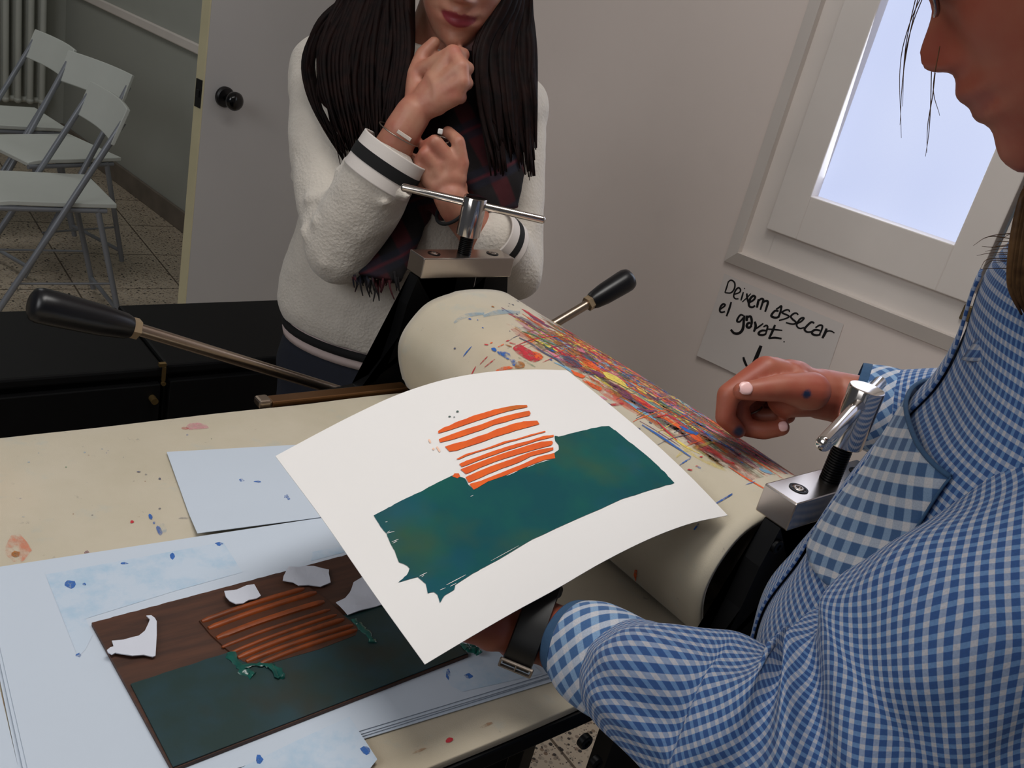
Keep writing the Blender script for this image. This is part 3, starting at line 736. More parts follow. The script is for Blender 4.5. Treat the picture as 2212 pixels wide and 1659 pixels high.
def stack_quad(dx, dy, rot):
    c = tl+ex*Wd/2+ey*Hs/2+ex*dx+ey*dy; x = ex*math.cos(rot)+ey*math.sin(rot); y = V((x.y, -x.x, 0))
    return [c-x*Wd/2-y*Hs/2, c+x*Wd/2-y*Hs/2, c+x*Wd/2+y*Hs/2, c-x*Wd/2+y*Hs/2]
zz = Z0-.0002
sheets = []
labs = ['bottom sheet of the loose white stack under the printing plate', 'second sheet from the bottom of the white stack under the plate', 'third sheet from the bottom of the white stack under the plate', 'large white top sheet of the stack, stained pale blue, carrying the brown plate']
for k, (dx, dy, ro) in enumerate(((-.004, .005, .006), (.002, .0035, -.004), (-.002, .002, .003), (0, 0, 0))):
    sheets.append(flat_sheet(stack_quad(dx, dy, ro), zz+.0011*k, .0006, labs[k]))
ZS = zz+.0033+.0006
qs = [Zp(360, 977, BZ+.002), Zp(722, 957, BZ+.002), Zp(790, 1108, BZ+.004), Zp(426, 1156, BZ+.004)]
small = flat_sheet(qs, BZ+.0016, .0005, 'smaller white sheet with faint blue spots, behind the stack and partly under the lifted print',
    lambda u, v: max(.0004, .0040*(v-.72)/.28) if v > .72 else .0004)
q0 = [Zp(-60, 1470, BZ), Zp(-8, 1460, BZ), Zp(48, 1700, BZ), Zp(-60, 1720, BZ)]
flat_sheet(q0, BZ+.0012, .0006, 'corner of a white sheet at the near end of the felt, left of the stack')
# pale blue offset marks
t = NT('pale_blue_offset'); co = t.co()
f = t.step(t.noise(co, 34, 5, .68), .44, .72)
t.col(t.mix(t.mth('MULTIPLY', f, .6), rgb((186, 199, 214)), rgb((128, 174, 204)))); t.set(Roughness=.85); M_off = t.m
M_blue = stainmat('blue_ink_mark', (40, 90, 160), .7, 60)
mz = lambda z: (lambda px, py: Zp(px, py, z))
for q in ([(98, 1241), (482, 1171), (524, 1236), (380, 1276), (186, 1336), (200, 1372), (184, 1404), (168, 1418)], [(675, 1192), (742, 1180), (748, 1192), (672, 1212)], [(520, 1659), (640, 1600), (755, 1548), (815, 1640), (800, 1659)], [(955, 1448), (1110, 1392), (1172, 1455), (1000, 1494), (975, 1482)]):
    bm = BM(); poly_bm(bm, [q], mz(ZS+.0002), 24, 0); obj('offset_mark', bm, M_off, sheets[3], label='pale blue offset mark')
bm = BM()
for (x, y, a_, b_) in ((473, 1175, 9, 4), (268, 1217, 10, 3), (372, 1202, 6, 8), (152, 1262, 12, 9), (182, 1262, 4, 4), (170, 1415, 7, 5), (968, 1458, 5, 12), (1012, 1460, 10, 6), (1036, 1378, 3, 3), (790, 1620, 14, 10), (560, 1640, 10, 10)):
    poly_bm(bm, [[(x+a_*math.cos(q)*rnd.uniform(.6, 1.2), y+b_*math.sin(q)*rnd.uniform(.6, 1.2)) for q in (k*.7 for k in range(9))]], mz(ZS+.0003), None, 0)
obj('ink_spots', bm, M_blue, sheets[3], label='small blue ink spots')
smb = bvh_of(small); sm_map = bvh_mapper(smb, .0003); bm = BM()
for (x, y, a_, b_) in ((522, 1038, 6, 4), (556, 1041, 7, 2), (618, 1072, 7, 4), (623, 1076, 4, 4)):
    poly_bm(bm, [[(x+a_*math.cos(q)*rnd.uniform(.5, 1.3), y+b_*math.sin(q)*rnd.uniform(.5, 1.3)) for q in (k*.7 for k in range(9))]], sm_map, None, 0)
obj('ink_spots', bm, [M_blue], small)
# ------------------------------------------------------------------ plate
PT = ZS+.0034       # plate top
pTL, pBL, pBR = Zp(198, 1345, PT), Zp(372, 1662, PT), Zp(1012, 1414, PT)
pTR = pTL+(pBR-pBL)
t = NT('brown_plate_wood'); co = t.co()
ang = math.atan2((pBL-pTL).y, (pBL-pTL).x)
g1 = t.noise(t.mapv(co, (14, 160, 60), (0, 0, -ang+.12)), 1.0, 4, .6)
t.col(t.mix(t.step(g1, .35, .68), rgb((54, 29, 17)), rgb((76, 43, 26)))); t.set(Roughness=.62); t.bump(g1, .25, .0006); M_brown = t.m
def inkmat(name, a, b_, sc=24, rough=.4, third=None):
    t = NT(name); co = t.co(); c = t.mix(t.step(t.noise(co, sc, 4, .6), .38, .66), rgb(a), rgb(b_))
    if third: c = t.mix(t.mth('MULTIPLY', t.step(t.noise(t.mapv(co, loc=(4, 2, 7)), sc*.55, 3, .55), .54, .72), .8), c, rgb(third))
    t.col(c); t.set(Roughness=rough); t.bump(t.noise(co, 220, 4, .6), .25, .0004); return t.m
M_tealp = inkmat('wet_dark_teal_ink', (15, 44, 43), (19, 52, 60), 26, .5, (34, 34, 18))
M_orangep = inkmat('wet_orange_ink', (140, 62, 10), (104, 48, 13), 40, .5)
M_smear = inkmat('teal_ink_smear', (22, 84, 74), (16, 62, 58), 90, .2)
plate = empty('printing_plate', (pTL+pBR)/2, 'brown wooden relief plate inked dark teal with an orange ridged sun, on the white stack', 'printing plate')
bm = BM(); nE = 60
top = [pTL.lerp(pTR, k/nE)+(pTL-pBL).normalized()*(.0009*mnoise.noise(V((k*.8, 0, 2)))) for k in range(nE+1)]
extrude_poly(bm, [p-UZ*.003 for p in top+[pBR, pBL]], UZ*.003); bmesh.ops.triangulate(bm, faces=[f for f in bm.faces if len(f.verts) > 4])
obj('board', bm, M_brown, plate)
# teal inked lower field (slightly proud), following the diagonal boundary
dl, dr = Zp(282, 1480, PT), Zp(822, 1305, PT)
e_ = (dr-dl).normalized(); k_ = ((pTR-dl).cross(pBR-pTR).z)/(e_.cross(pBR-pTR).z); dR = dl+e_*k_
in_ = .0008
edge = [dl.lerp(dR, k/40)+V((0, 1, 0))*(.0011*mnoise.noise(V((k*.6, 3, 1)))) for k in range(41)]
bm = BM(); extrude_poly(bm, [p+UZ*.0001 for p in edge+[pBR+V((-in_, in_, 0)), pBL+V((in_, in_, 0))]], UZ*.0012); bmesh.ops.triangulate(bm, faces=[f for f in bm.faces if len(f.verts) > 4])
obj('teal_field', bm, M_tealp, plate, label='dark teal inked lower field')
# ridged sun
L6, L7 = (180, 1160), (560, 1160); k6, k7 = .193, .2441
Lp = [(436, 1342), (450, 1357), (468, 1378), (480, 1397), (498, 1410), (514, 1420), (532, 1428), (560, 1434)]
Rp = [(657, 1271), (683, 1279), (700, 1299), (713, 1316), (727, 1327), (743, 1337), (762, 1350), (770, 1360)]
sun = [(430, 1340), (480, 1318), (560, 1292), (640, 1268), (668, 1268), (706, 1295), (745, 1332), (775, 1356), (768, 1372), (690, 1402), (600, 1428), (560, 1440), (524, 1428), (490, 1402), (455, 1370)]
bm = BM(); poly_bm(bm, [sun], mz(PT+.0015), 30)
r_ = bmesh.ops.extrude_face_region(bm, geom=bm.faces[:]); bmesh.ops.translate(bm, verts=[v for v in r_['geom'] if isinstance(v, bmesh.types.BMVert)], vec=(0, 0, -.0016))
sun_o = obj('sun_relief', bm, inkmat('sun_ground', (74, 36, 14), (54, 28, 15), 40, .5), plate, label='ridged orange sun relief')
for (a, b_), w_ in zip(zip(Lp, Rp), (11, 12, 13, 8, 8, 11, 10, 10)):
    A, B_ = Zp(*a, PT+.002), Zp(*b_, PT+.002); w3 = w_*.72/2000*1.05
    c = catmull([A, A.lerp(B_, .35)+V((0, .0015, 0)), A.lerp(B_, .7)+V((0, .0012, 0)), B_], 6)
    bm = BM(); tube(bm, [V((p.x, p.y, PT+.0012)) for p in c], [w3*.4]+[w3*.62]*(len(c)-2)+[w3*.35], 10); 
    for v in bm.verts: v.co.z = max(PT+.0008, min(v.co.z, PT+.0036))
    obj('ridge', bm, M_orangep, sun_o, auto=50, label='orange inked ridge')
def smear(pts, rad):
    bm = BM()
    c = catmull([Zp(x, y, PT+.0016) for x, y in pts], 5)
    tube(bm, [p+V((rnd.uniform(-.001, .001), rnd.uniform(-.001, .001), rnd.uniform(-.0004, .0004))) for p in c], [rad*rnd.uniform(.5, 1.2) for _ in c], 8, flat=.35); obj('ink_smear', bm, M_smear, plate, auto=60, label='glossy teal ink smear')
smear([(498, 1412), (510, 1430), (530, 1452), (545, 1460)], .0042); smear([(520, 1440), (560, 1436), (585, 1440), (605, 1466)], .0036); smear([(763, 1338), (780, 1356), (797, 1372), (806, 1386)], .0034); smear([(590, 1436), (600, 1450), (608, 1468)], .0032)
smear([(1000, 1392), (1014, 1404), (1030, 1404), (1036, 1412)], .003); smear([(1000, 1396), (1018, 1398), (1027, 1388)], .003)
# torn white scraps lying on the plate
S1 = crop(L6, k6, [(265, 1265), (300, 1235), (340, 1220), (320, 1155), (450, 1145), (620, 1100), (690, 1040), (730, 960), (745, 920), (705, 885), (760, 880), (800, 905), (822, 940), (822, 1100), (808, 1325), (780, 1335), (680, 1315), (550, 1330), (430, 1310), (360, 1295), (320, 1315), (275, 1290)])
S2 = crop(L6, k6, [(1578, 605), (1720, 585), (1830, 540), (1912, 530), (1950, 590), (1988, 650), (1940, 680), (1850, 700), (1790, 735), (1710, 745), (1640, 715), (1595, 670)])
S3 = crop(L7, k7, [(258, 262), (350, 265), (400, 250), (480, 252), (560, 275), (618, 285), (615, 320), (632, 400), (545, 432), (440, 420), (350, 425), (300, 400), (208, 385), (215, 345)])
S4 = crop(L7, k7, [(960, 330), (900, 360), (835, 400), (815, 460), (800, 490), (760, 540), (680, 575), (785, 685), (1078, 595), (1240, 545)])
labs = ['curved white paper scrap at the left edge of the brown plate', 'small white paper scrap touching the orange sun on the plate', 'six-sided white paper scrap near the top edge of the plate', 'white paper scrap right of the orange sun, half under the lifted print']
M_scrap = mat('white_scrap_paper', (200, 203, 214), .8)
for S, lb in zip((S1, S2, S3, S4), labs):
    bm = BM(); h_ = .0056 if S is S2 else .0034
    poly_bm(bm, [S], lambda px, py: Zp(px, py, PT+h_), 12)
    cx_, cy_ = sum(v.co.x for v in bm.verts)/len(bm.verts), sum(v.co.y for v in bm.verts)/len(bm.verts)
    for v in bm.verts: v.co.z += .0035*mnoise.noise(V((v.co.x*60, v.co.y*60, 2))) * .35
    r_ = bmesh.ops.extrude_face_region(bm, geom=bm.faces[:]); bmesh.ops.translate(bm, verts=[v for v in r_['geom'] if isinstance(v, bmesh.types.BMVert)], vec=(0, 0, -.0008))
    tag(obj('paper_scrap', bm, M_scrap), lb, 'paper scrap', 'white scraps on the plate')
# ------------------------------------------------------------------ the lifted print
KP = .755
dr4 = [KP*k for k in (1.0, 1.259, 1.085, .826)]
def edge_curve(px, t0, t1, n=40):
    """3-D curve through pixels, depth running from t0 to t1"""
    c = catmull([(p[0], p[1], 0) for p in px], 12); L = [0]
    for a, b in zip(c, c[1:]): L.append(L[-1]+(b-a).length)
    out = []; k = 0
    # perspective-correct depth along the chord
    for i in range(n+1):
        s = L[-1]*i/n
        while k < len(L)-2 and L[k+1] < s: k += 1
        f = (s-L[k])/max(L[k+1]-L[k], 1e-9); p = c[k].lerp(c[k+1], f); u = i/n
        out.append(D(p.x, p.y, 1/((1-u)/t0+u/t1)))
    return out
top = edge_curve([(595, 985), (690, 934), (770, 893), (860, 852), (960, 820), (1060, 803), (1150, 798), (1225, 800)], dr4[0], dr4[1])
bot = edge_curve([(918, 1435), (1020, 1374), (1110, 1322), (1200, 1273), (1300, 1215), (1400, 1165), (1490, 1131), (1572, 1113)], dr4[3], dr4[2])
lef = edge_curve([(595, 985), (700, 1126), (810, 1285), (918, 1435)], dr4[0], dr4[3])
rig = edge_curve([(1225, 800), (1310, 868), (1400, 944), (1490, 1028), (1572, 1113)], dr4[1], dr4[2])
n = 40; G = []
for j in range(n+1):
    v = j/n; row = []
    for i in range(n+1):
        u = i/n
        p = top[i]*(1-v)+bot[i]*v+lef[j]*(1-u)+rig[j]*u-((top[0]*(1-u)+top[n]*u)*(1-v)+(bot[0]*(1-u)+bot[n]*u)*v)
        row.append(p)
    G.append(row)
bm = BM(); nn = ((G[0][n]-G[0][0]).cross(G[n][0]-G[0][0])).normalized()
if nn.z < 0: nn = -nn
T = [[bm.verts.new(p) for p in r] for r in G]; B = [[bm.verts.new(p-nn*.0005) for p in r] for r in G]
for j in range(n):
    for i in range(n):
        bm.faces.new((T[j][i], T[j][i+1], T[j+1][i+1], T[j+1][i])); bm.faces.new((B[j][i], B[j+1][i], B[j+1][i+1], B[j][i+1]))
    for k in (0, n):
        bm.faces.new((T[j][k], T[j+1][k], B[j+1][k], B[j][k])); bm.faces.new((T[k][j], T[k][j+1], B[k][j+1], B[k][j]))
pr_ = empty('print_sheet', G[n//2][n//2], 'white art print of an orange striped sun over a teal field, lifted by one corner', 'art print')
pr_['label'] = 'white art print of an orange striped sun over a teal field, held above the press'
ps = obj('paper', bm, M_print, pr_, smooth=True, auto=40)
bpy.context.view_layer.update(); pbv = bvh_of(ps); pmap = bvh_mapper(pbv, .0005); pmap2 = bvh_mapper(pbv, .0008)
t = NT('teal_print_ink'); co = t.co()
c = t.mix(t.step(t.noise(co, 17, 4, .6), .36, .66), rgb((8, 72, 78)), rgb((16, 84, 78)))
c = t.mix(t.mth('MULTIPLY', t.step(t.noise(t.mapv(co, loc=(3, 1, 8)), 13, 3, .55), .50, .72), .55), c, rgb((62, 80, 44)))
c = t.mix(t.mth('MULTIPLY', t.step(t.noise(t.mapv(co, loc=(9, 1, 3)), 11, 3, .5), .56, .75), .6), c, rgb((24, 78, 106)))
t.col(c); t.set(Roughness=.8); t.put(t.bs.inputs['Specular IOR Level'], .2); M_tprint = t.m
M_oprint = inkmat('orange_print_ink', (226, 94, 14), (214, 82, 18), 45, .8, (182, 96, 18))
teal = [(807, 1114), (839.6, 1097), (861, 1085), (880, 1076), (912, 1061), (931, 1050.6), (961.5, 1035), (986, 1024), (992, 1030.6), (1004.5, 1033.7), (1012, 1048), (1023, 1059), (1053.7, 1041), (1084, 1030.6), (1115, 1019), (1146, 1006), (1199, 991.4), (1196.6, 979.9), (1206, 972), (1207, 962), (1199, 953.7), (1198, 942), (1206, 944.5), (1255.7, 931), (1299.5, 922), (1315.4, 920.7), (1329, 931), (1359, 955), (1389, 978.8), (1418.8, 1004.7), (1438.7, 1024.5), (1456.6, 1044.4), (1418.8, 1054.4), (1379, 1067.3), (1343, 1079), (1250, 1120), (1150, 1165), (1080, 1207), (1046.4, 1226), (1015, 1243), (983.7, 1263.7), (980.6, 1274.7), (960, 1287), (950, 1303), (945, 1285.6), (936.7, 1279.4), (924, 1282.5), (919.5, 1262), (902, 1246.5), (860, 1259), (878.7, 1243), (885, 1229), (880, 1223), (861.5, 1215), (852, 1190), (843, 1174), (834.8, 1154), (822, 1138)]
def rough_edge(poly, amp, n_=4, seed=3):
    out = []; N_ = len(poly)
    for i in range(N_):
        a, b = poly[i], poly[(i+1) % N_]
        for k in range(n_):
            f = k/n_; x, y = a[0]+(b[0]-a[0])*f, a[1]+(b[1]-a[1])*f
            q = mnoise.noise(V((x*.12, y*.12, seed)))*amp; l_ = math.hypot(b[0]-a[0], b[1]-a[1])+1e-6
            out.append((x-(b[1]-a[1])/l_*q, y+(b[0]-a[0])/l_*q))
    return out
bm = BM(); poly_bm(bm, [rough_edge(teal, 1.3)], pmap, 10); obj('teal_field', bm, M_tprint, pr_, label='teal printed field with ragged edge')
K2, O2 = .1537, (900, 840)
stripes = [
 [(300, 600), (380, 550), (460, 525), (540, 480), (700, 425), (790, 385), (920, 350), (1000, 325), (1100, 295), (1250, 265), (1400, 238), (1545, 235), (1555, 262), (1400, 295), (1250, 330), (1100, 375), (900, 440), (700, 505), (520, 570), (380, 612), (300, 635)],
 [(310, 715), (400, 680), (560, 620), (700, 570), (900, 510), (1000, 470), (1150, 415), (1300, 375), (1430, 345), (1580, 315), (1600, 350), (1585, 382), (1400, 425), (1250, 470), (1080, 515), (900, 590), (700, 655), (500, 720), (330, 762)],
 [(395, 820), (530, 775), (700, 735), (850, 680), (1000, 630), (1120, 575), (1250, 535), (1350, 500), (1500, 465), (1690, 455), (1725, 505), (1550, 550), (1400, 590), (1250, 640), (1100, 685), (900, 760), (700, 825), (560, 875), (460, 888)],
 [(555, 995), (690, 925), (850, 880), (1050, 815), (1230, 745), (1400, 710), (1600, 650), (1800, 598), (1812, 615), (1600, 670), (1400, 730), (1250, 770), (1050, 840), (880, 890), (700, 950), (590, 1000)],
 [(595, 1065), (700, 1015), (850, 965), (1050, 890), (1250, 825), (1400, 780), (1600, 730), (1780, 670), (1920, 655), (1925, 680), (1700, 735), (1500, 800), (1300, 860), (1100, 930), (900, 1000), (700, 1080), (630, 1105)],
 [(612, 1140), (750, 1085), (950, 1010), (1150, 935), (1350, 870), (1550, 805), (1750, 750), (1900, 738), (1915, 770), (1890, 800), (1700, 850), (1500, 905), (1300, 965), (1100, 1030), (900, 1110), (760, 1175), (690, 1205)],
 [(685, 1250), (800, 1195), (1000, 1110), (1200, 1040), (1400, 970), (1600, 895), (1780, 850), (1920, 830), (1920, 865), (1800, 905), (1600, 955), (1450, 1035), (1200, 1125), (1000, 1205), (850, 1275), (730, 1325)],
 [(740, 1345), (900, 1300), (1100, 1220), (1300, 1140), (1500, 1060), (1700, 965), (1930, 910), (1945, 985), (1800, 1005), (1600, 1080), (1400, 1165), (1200, 1240), (1000, 1310), (860, 1395), (800, 1425)]]
for k, s_ in enumerate(stripes):
    bm = BM(); poly_bm(bm, [rough_edge(crop(O2, K2, s_), .5, 3, k)], pmap2, 10); obj('orange_stripe', bm, M_oprint, pr_, label='orange printed stripe of the sun')
bm = BM(); poly_bm(bm, [crop(O2, K2, [(500, 1240), (530, 1195), (590, 1195), (610, 1240), (570, 1265)])], pmap2, 10)
obj('orange_fleck', bm, M_oprint, pr_)
bm = BM()
for q, w_ in (([(836, 1152), (842, 1148)], 1.0), ([(835, 1153.5), (852, 1149)], 1.2), ([(846, 1172), (861, 1166)], 1.2), ([(848, 1175), (858, 1170)], 1.2), ([(906, 1246), (922, 1238)], 1.4), ([(910, 1248), (916, 1244)], 1.0), ([(964, 1265), (1006, 1243)], 1.4), ([(972, 1268), (986, 1261)], 1.2), ([(950, 1276), (962, 1271)], 1.1), ([(1016, 1074), (1022, 1071)], 1.2), ([(1094, 1029), (1117, 1019)], 1.5), ([(1138, 1011), (1156, 1004)], 1.2), ([(1060, 1213), (1120, 1180)], .9), ([(832, 1129), (837, 1128)], 1)):
    poly_bm(bm, ribbon(q, w_, 4, .7), pmap2)
obj('bare_scratches', bm, M_print, pr_, label='thin bare scratches in the printed field')
bm = BM()
for q in ((988, 890, 3, 2), (971, 901, 3, 1.5), (981, 902, 2, 1)): poly_bm(bm, [[(q[0]+q[2]*math.cos(a), q[1]+q[3]*math.sin(a)) for a in (k*.9 for k in range(7))]], pmap2, None, 0)
for q in ([(926, 950), (930, 958)], [(934, 970), (938, 972)], [(943, 966), (950, 977)]): poly_bm(bm, ribbon(q, 4, 3), pmap2, None, 1)
obj('stray_flecks', bm, [mat('dark_green_fleck', (70, 90, 84), .7), mat('pale_orange_fleck', (238, 196, 172), .7)], pr_)
# ================================================================== PEOPLE: shared builders
def skinmat(name, base, red, lip):
    t = NT(name); co = t.co(); n = t.noise(co, 30, 4, .6); n2 = t.noise(co, 9, 3)
    c = t.mix(t.step(n, .35, .7), rgb(base), rgb(red)); c = t.mix(t.mth('MULTIPLY', t.step(n2, .5, .75), .35), c, rgb(red))
    a = t.new('ShaderNodeAttribute'); a.attribute_name = 'tint'
    sp = t.new('ShaderNodeSeparateColor', Color=a.outputs['Color'])
    c = t.mix(sp.outputs[0], c, rgb(lip)); c = t.mix(t.mth('MULTIPLY', sp.outputs[1], .5), c, rgb(red)); c = t.mix(sp.outputs[2], c, rgb((20, 40, 70)))
    t.col(c); t.set(Roughness=.5); t.put(t.bs.inputs['Subsurface Weight'], .08); t.bs.inputs['Subsurface Radius'].default_value = (.012, .005, .003); t.bs.inputs['Subsurface Scale'].default_value = .3
    t.bump(t.noise(co, 700, 3, .6), .12, .0004); return t.m
def interp(tab, z):
    if z <= tab[0][0]: return tab[0][1]
    for (a, x), (b, y) in zip(tab, tab[1:]):
        if z <= b:
            f = (z-a)/(b-a); f = f*f*(3-2*f) if False else f; return x+(y-x)*f
    return tab[-1][1]
def smooth_tab(pts):
    """list of (z, value) -> dense smooth table"""
    c = catmull([V((p[0], p[1], 0)) for p in pts], 8); out = []
    for p in c:
        if not out or p.x > out[-1][0]+1e-6: out.append((p.x, p.y))
    return out
PROF = [(-.118, .045), (-.114, .066), (-.110, .080), (-.104, .0895), (-.097, .0915), (-.090, .0895), (-.084, .0875), (-.078, .0925), (-.073, .0958), (-.0685, .0945), (-.066, .0925), (-.063, .0955), (-.059, .0985), (-.055, .0972), (-.050, .0945), (-.0465, .0955), (-.043, .103), (-.039, .1135), (-.034, .1178), (-.028, .1165), (-.018, .1105), (-.006, .1030), (.006, .0965), (.014, .0938), (.022, .0945), (.030, .0975), (.045, .0985), (.065, .094), (.085, .078), (.100, .055), (.110, .030), (.116, .0)]
def head_mesh(bm, M, prof=PROF, wide=1.0):
    P = smooth_tab(prof)
    F = smooth_tab([(-.118, .035), (-.112, .058), (-.104, .070), (-.09, .078), (-.07, .083), (-.05, .085), (-.03, .085), (-.01, .085), (.01, .086), (.03, .092), (.05, .094), (.07, .090), (.085, .076), (.1, .053), (.11, .029), (.118, -.002)])
    Wd_ = smooth_tab([(-.118, .012), (-.112, .024), (-.105, .033), (-.095, .041), (-.08, .050), (-.06, .058), (-.04, .064), (-.02, .068), (0, .0705), (.02, .073), (.045, .0745), (.07, .070), (.09, .056), (.103, .040), (.112, .022), (.118, .004)])
    Bk = smooth_tab([(-.118, .02), (-.11, .012), (-.1, -.002), (-.085, -.02), (-.065, -.045), (-.045, -.068), (-.02, -.085), (.01, -.097), (.04, -.1), (.07, -.09), (.09, -.068), (.105, -.042), (.118, -.006)])
    G = smooth_tab([(-.118, .03), (-.104, .022), (-.092, .022), (-.084, .03), (-.073, .028), (-.063, .026), (-.055, .021), (-.048, .016), (-.042, .0135), (-.034, .0105), (-.02, .0085), (0, .0085), (.012, .012), (.03, .03), (.06, .04), (.118, .05)])
    zs = []; z = -.1178
    while z < .1178: zs.append(z); z += .0016 if z < .03 else .004
    n = 112; rs = []
    for z in zs:
        f, b, w, p, g = interp(F, z), interp(Bk, z), interp(Wd_, z)*wide, interp(P, z), interp(G, z)
        c = (f+b)*.5*.4 + b*.0
        ring = []
        for k in range(n):
            a = 2*math.pi*k/n; s, co_ = math.sin(a), math.cos(a)
            x = w*s
            y = c+(f-c)*abs(co_)**.86 if co_ > 0 else c+(c-b)*co_
            if co_ > 0:
                y += (p-f)*math.exp(-(x/g)**2)
                # eye sockets, cheek fullness, nostril wings, mouth corners
                y -= .010*math.exp(-((abs(x)-.032)/.013)**2-((z-.012)/.011)**2)
                y += .004*math.exp(-((abs(x)-.036)/.016)**2-((z+.028)/.018)**2)
                y += .007*math.exp(-((abs(x)-.0125)/.0055)**2-((z+.041)/.0065)**2)
                y -= .0028*math.exp(-((abs(x)-.024)/.005)**2-((z+.066)/.006)**2)
                y += .003*math.exp(-((abs(x)-.030)/.012)**2-((z-.030)/.006)**2)
            ring.append(M @ V((x, y, z)))
        rs.append(ring)
    rings(bm, rs, True, True)
    for s in (-1, 1):   # ears
        e = M @ Matrix.Translation((s*.0715*wide, -.008, -.008)) @ Matrix.Rotation(s*R(24), 4, 'Z')
        ax = [e.to_3x3() @ V(q) for q in ((1, 0, 0), (0, 1, 0), (0, 0, 1))]
        ellipsoid(bm, e.translation, ax, .008, .017, .030, 16, 10)
def lips_tint(me, M, marks=(), lipscale=1.0, ch=1.0):
    inv = M.inverted(); att = me.color_attributes.new('tint', 'FLOAT_COLOR', 'POINT')
    for i, v in enumerate(me.vertices):
        q = inv @ v.co; l = 0; g = 0; b = 0
        if q.y > .07 and -.082 < q.z < -.054:
            ax_ = abs(q.x)/.0265
            top = -.0575-.006*ax_**2 + (-.0015 if ax_ < .12 else 0); bot = -.0785+.0125*ax_**2
            d_ = min(top-q.z, q.z-bot); l = max(0, min(1, d_/.0018+.3))*(1 if ax_ < 1 else 0)*max(0, min(1, (1-ax_)*6))
        if q.y > .03: g = math.exp(-((abs(q.x)-.04)/.018)**2-((q.z+.03)/.02)**2)+.9*math.exp(-(q.x/.012)**2-((q.z+.036)/.01)**2)
        for c, r in marks:
            b = max(b, max(0, 1-((v.co-c).length/r)**2))
        att.data[i].color = (l*lipscale, min(1, g), min(1, b*1.6), 1)
def finger(bm, pts, rads):
    for a, b, ra, rb in zip(pts, pts[1:], rads, rads[1:]): capsule(bm, a, b, ra, rb, 14, 4)
def slab_palm(bm, wrist, mcps, rw, rk):
    for mc in mcps: capsule(bm, wrist.lerp(mc, .06), mc, rw, rk, 14, 4)
    for a, b in zip(mcps, mcps[1:]):
        capsule(bm, wrist.lerp(a, .55), wrist.lerp(b, .55), rw*.95, rw*.95, 12, 3); capsule(bm, a, b, rk*.95, rk*.95, 12, 3)
def nail(name, tip, along, out, m, parent, L=.0085, W=.0048):
    along = along.normalized(); out = (out-along*out.dot(along)).normalized(); side = along.cross(out)
    bm = BM(); rs = []
    for i in range(7):
        u = i/6*2-1; row = []
        w = W*math.sqrt(max(.05, 1-abs(u)**3.2*.75))
        for k in range(7):
            v = k/6*2-1; row.append(bm.verts.new(tip+along*(L*.5*u)+side*(w*v)+out*(.0012-.0016*v*v-.0006*u*u)))
        rs.append(row)
    for a, b in zip(rs, rs[1:]):
        for k in range(6): bm.faces.new((a[k], a[k+1], b[k+1], b[k]))
    r_ = bmesh.ops.extrude_face_region(bm, geom=bm.faces[:]); bmesh.ops.translate(bm, verts=[v for v in r_['geom'] if isinstance(v, bmesh.types.BMVert)], vec=-out*.0008)
    return obj(name, bm, m, parent, smooth=True)
def eyes(P, M, par, iris):
    for s in (-1, 1):
        bm = BM(); c = M @ V((s*.0315, .0735, .0125)); ax = [M.to_3x3() @ V(q) for q in ((1, 0, 0), (0, 0, 1), (0, 1, 0))]
        ellipsoid(bm, c, ax, .0118, .0118, .0118, 20, 14)
        e = obj('eyeball', bm, mat('eye_white', (214, 208, 204), .2), par, smooth=True)
        bm = BM(); lathe(bm, M @ V((s*.0315, .0832, .0115)), M.to_3x3() @ V((0, 1, -.2)), [(0, .0001), (.0006, .0056), (.0017, .0050), (.0022, .0022), (.0024, 0)], 18); obj('iris', bm, mat('dark_iris', iris, .15), e, smooth=True)
        bm = BM(); c = catmull([M @ V((s*x, y, z)) for x, y, z in ((.014, .091, .0265), (.026, .0945, .0315), (.038, .0905, .0325), (.050, .078, .028))], 5); tube(bm, c, [.0016, .0028, .0028, .0012], 8, flat=.5)
        obj('eyebrow', bm, mat('dark_brow', (40, 26, 20), .8), par, smooth=True)
        bm = BM(); c = catmull([M @ V((s*x, y, z)) for x, y, z in ((.0185, .0825, .0125), (.025, .0868, .0182), (.0335, .0872, .0196), (.0445, .0795, .0135))], 6); tube(bm, c, [.0014, .0026, .0026, .0014], 8)
        obj('eyelid', bm, M_skin_any, par, smooth=True)
def strand_path(pts, n=5): return catmull(pts, n)
def hairmat(name, a, b_, rough=.42):
    t = NT(name); co = t.co(); f = t.noise(co, 60, 3, .6)
    t.col(t.mix(t.step(f, .35, .7), rgb(a), rgb(b_))); t.set(Roughness=rough); t.put(t.bs.inputs['Specular IOR Level'], .14); t.put(t.bs.inputs['Anisotropic'], .6); return t.m
def gingham(name, per, dark, mid, light, rot=0.0, fade=.5):
    t = NT(name); uv = t.co('UV'); m_ = t.mapv(uv, (1/per, 1/per, 1), (0, 0, rot))
    s = t.new('ShaderNodeSeparateXYZ', Vector=m_)
    def band(x):
        f = t.mth('FRACT', x); d_ = t.mth('ABSOLUTE', t.mth('SUBTRACT', f, .5)); return t.step(d_, .315, .265)
    a, b_ = band(s.outputs[0]), band(s.outputs[1])
    wv = t.new('ShaderNodeTexNoise', Vector=t.mapv(uv, (900, 900, 1)), Scale=1.0, Detail=2.0).outputs['Fac']
    c = t.mix(t.mth('MULTIPLY', a, fade+.1), rgb(light), rgb(mid)); c = t.mix(t.mth('MULTIPLY', b_, .96), c, t.mix(a, rgb(mid), rgb(dark)))
    c = t.mix(t.mth('MULTIPLY', t.step(wv, .3, .75), .22), c, (.02, .03, .06, 1))
    t.col(c); t.set(Roughness=.9); t.put(t.bs.inputs['Sheen Weight'], .08)
    t.bump(t.noise(uv, 1400, 2, .6), .1, .0003); return t.m
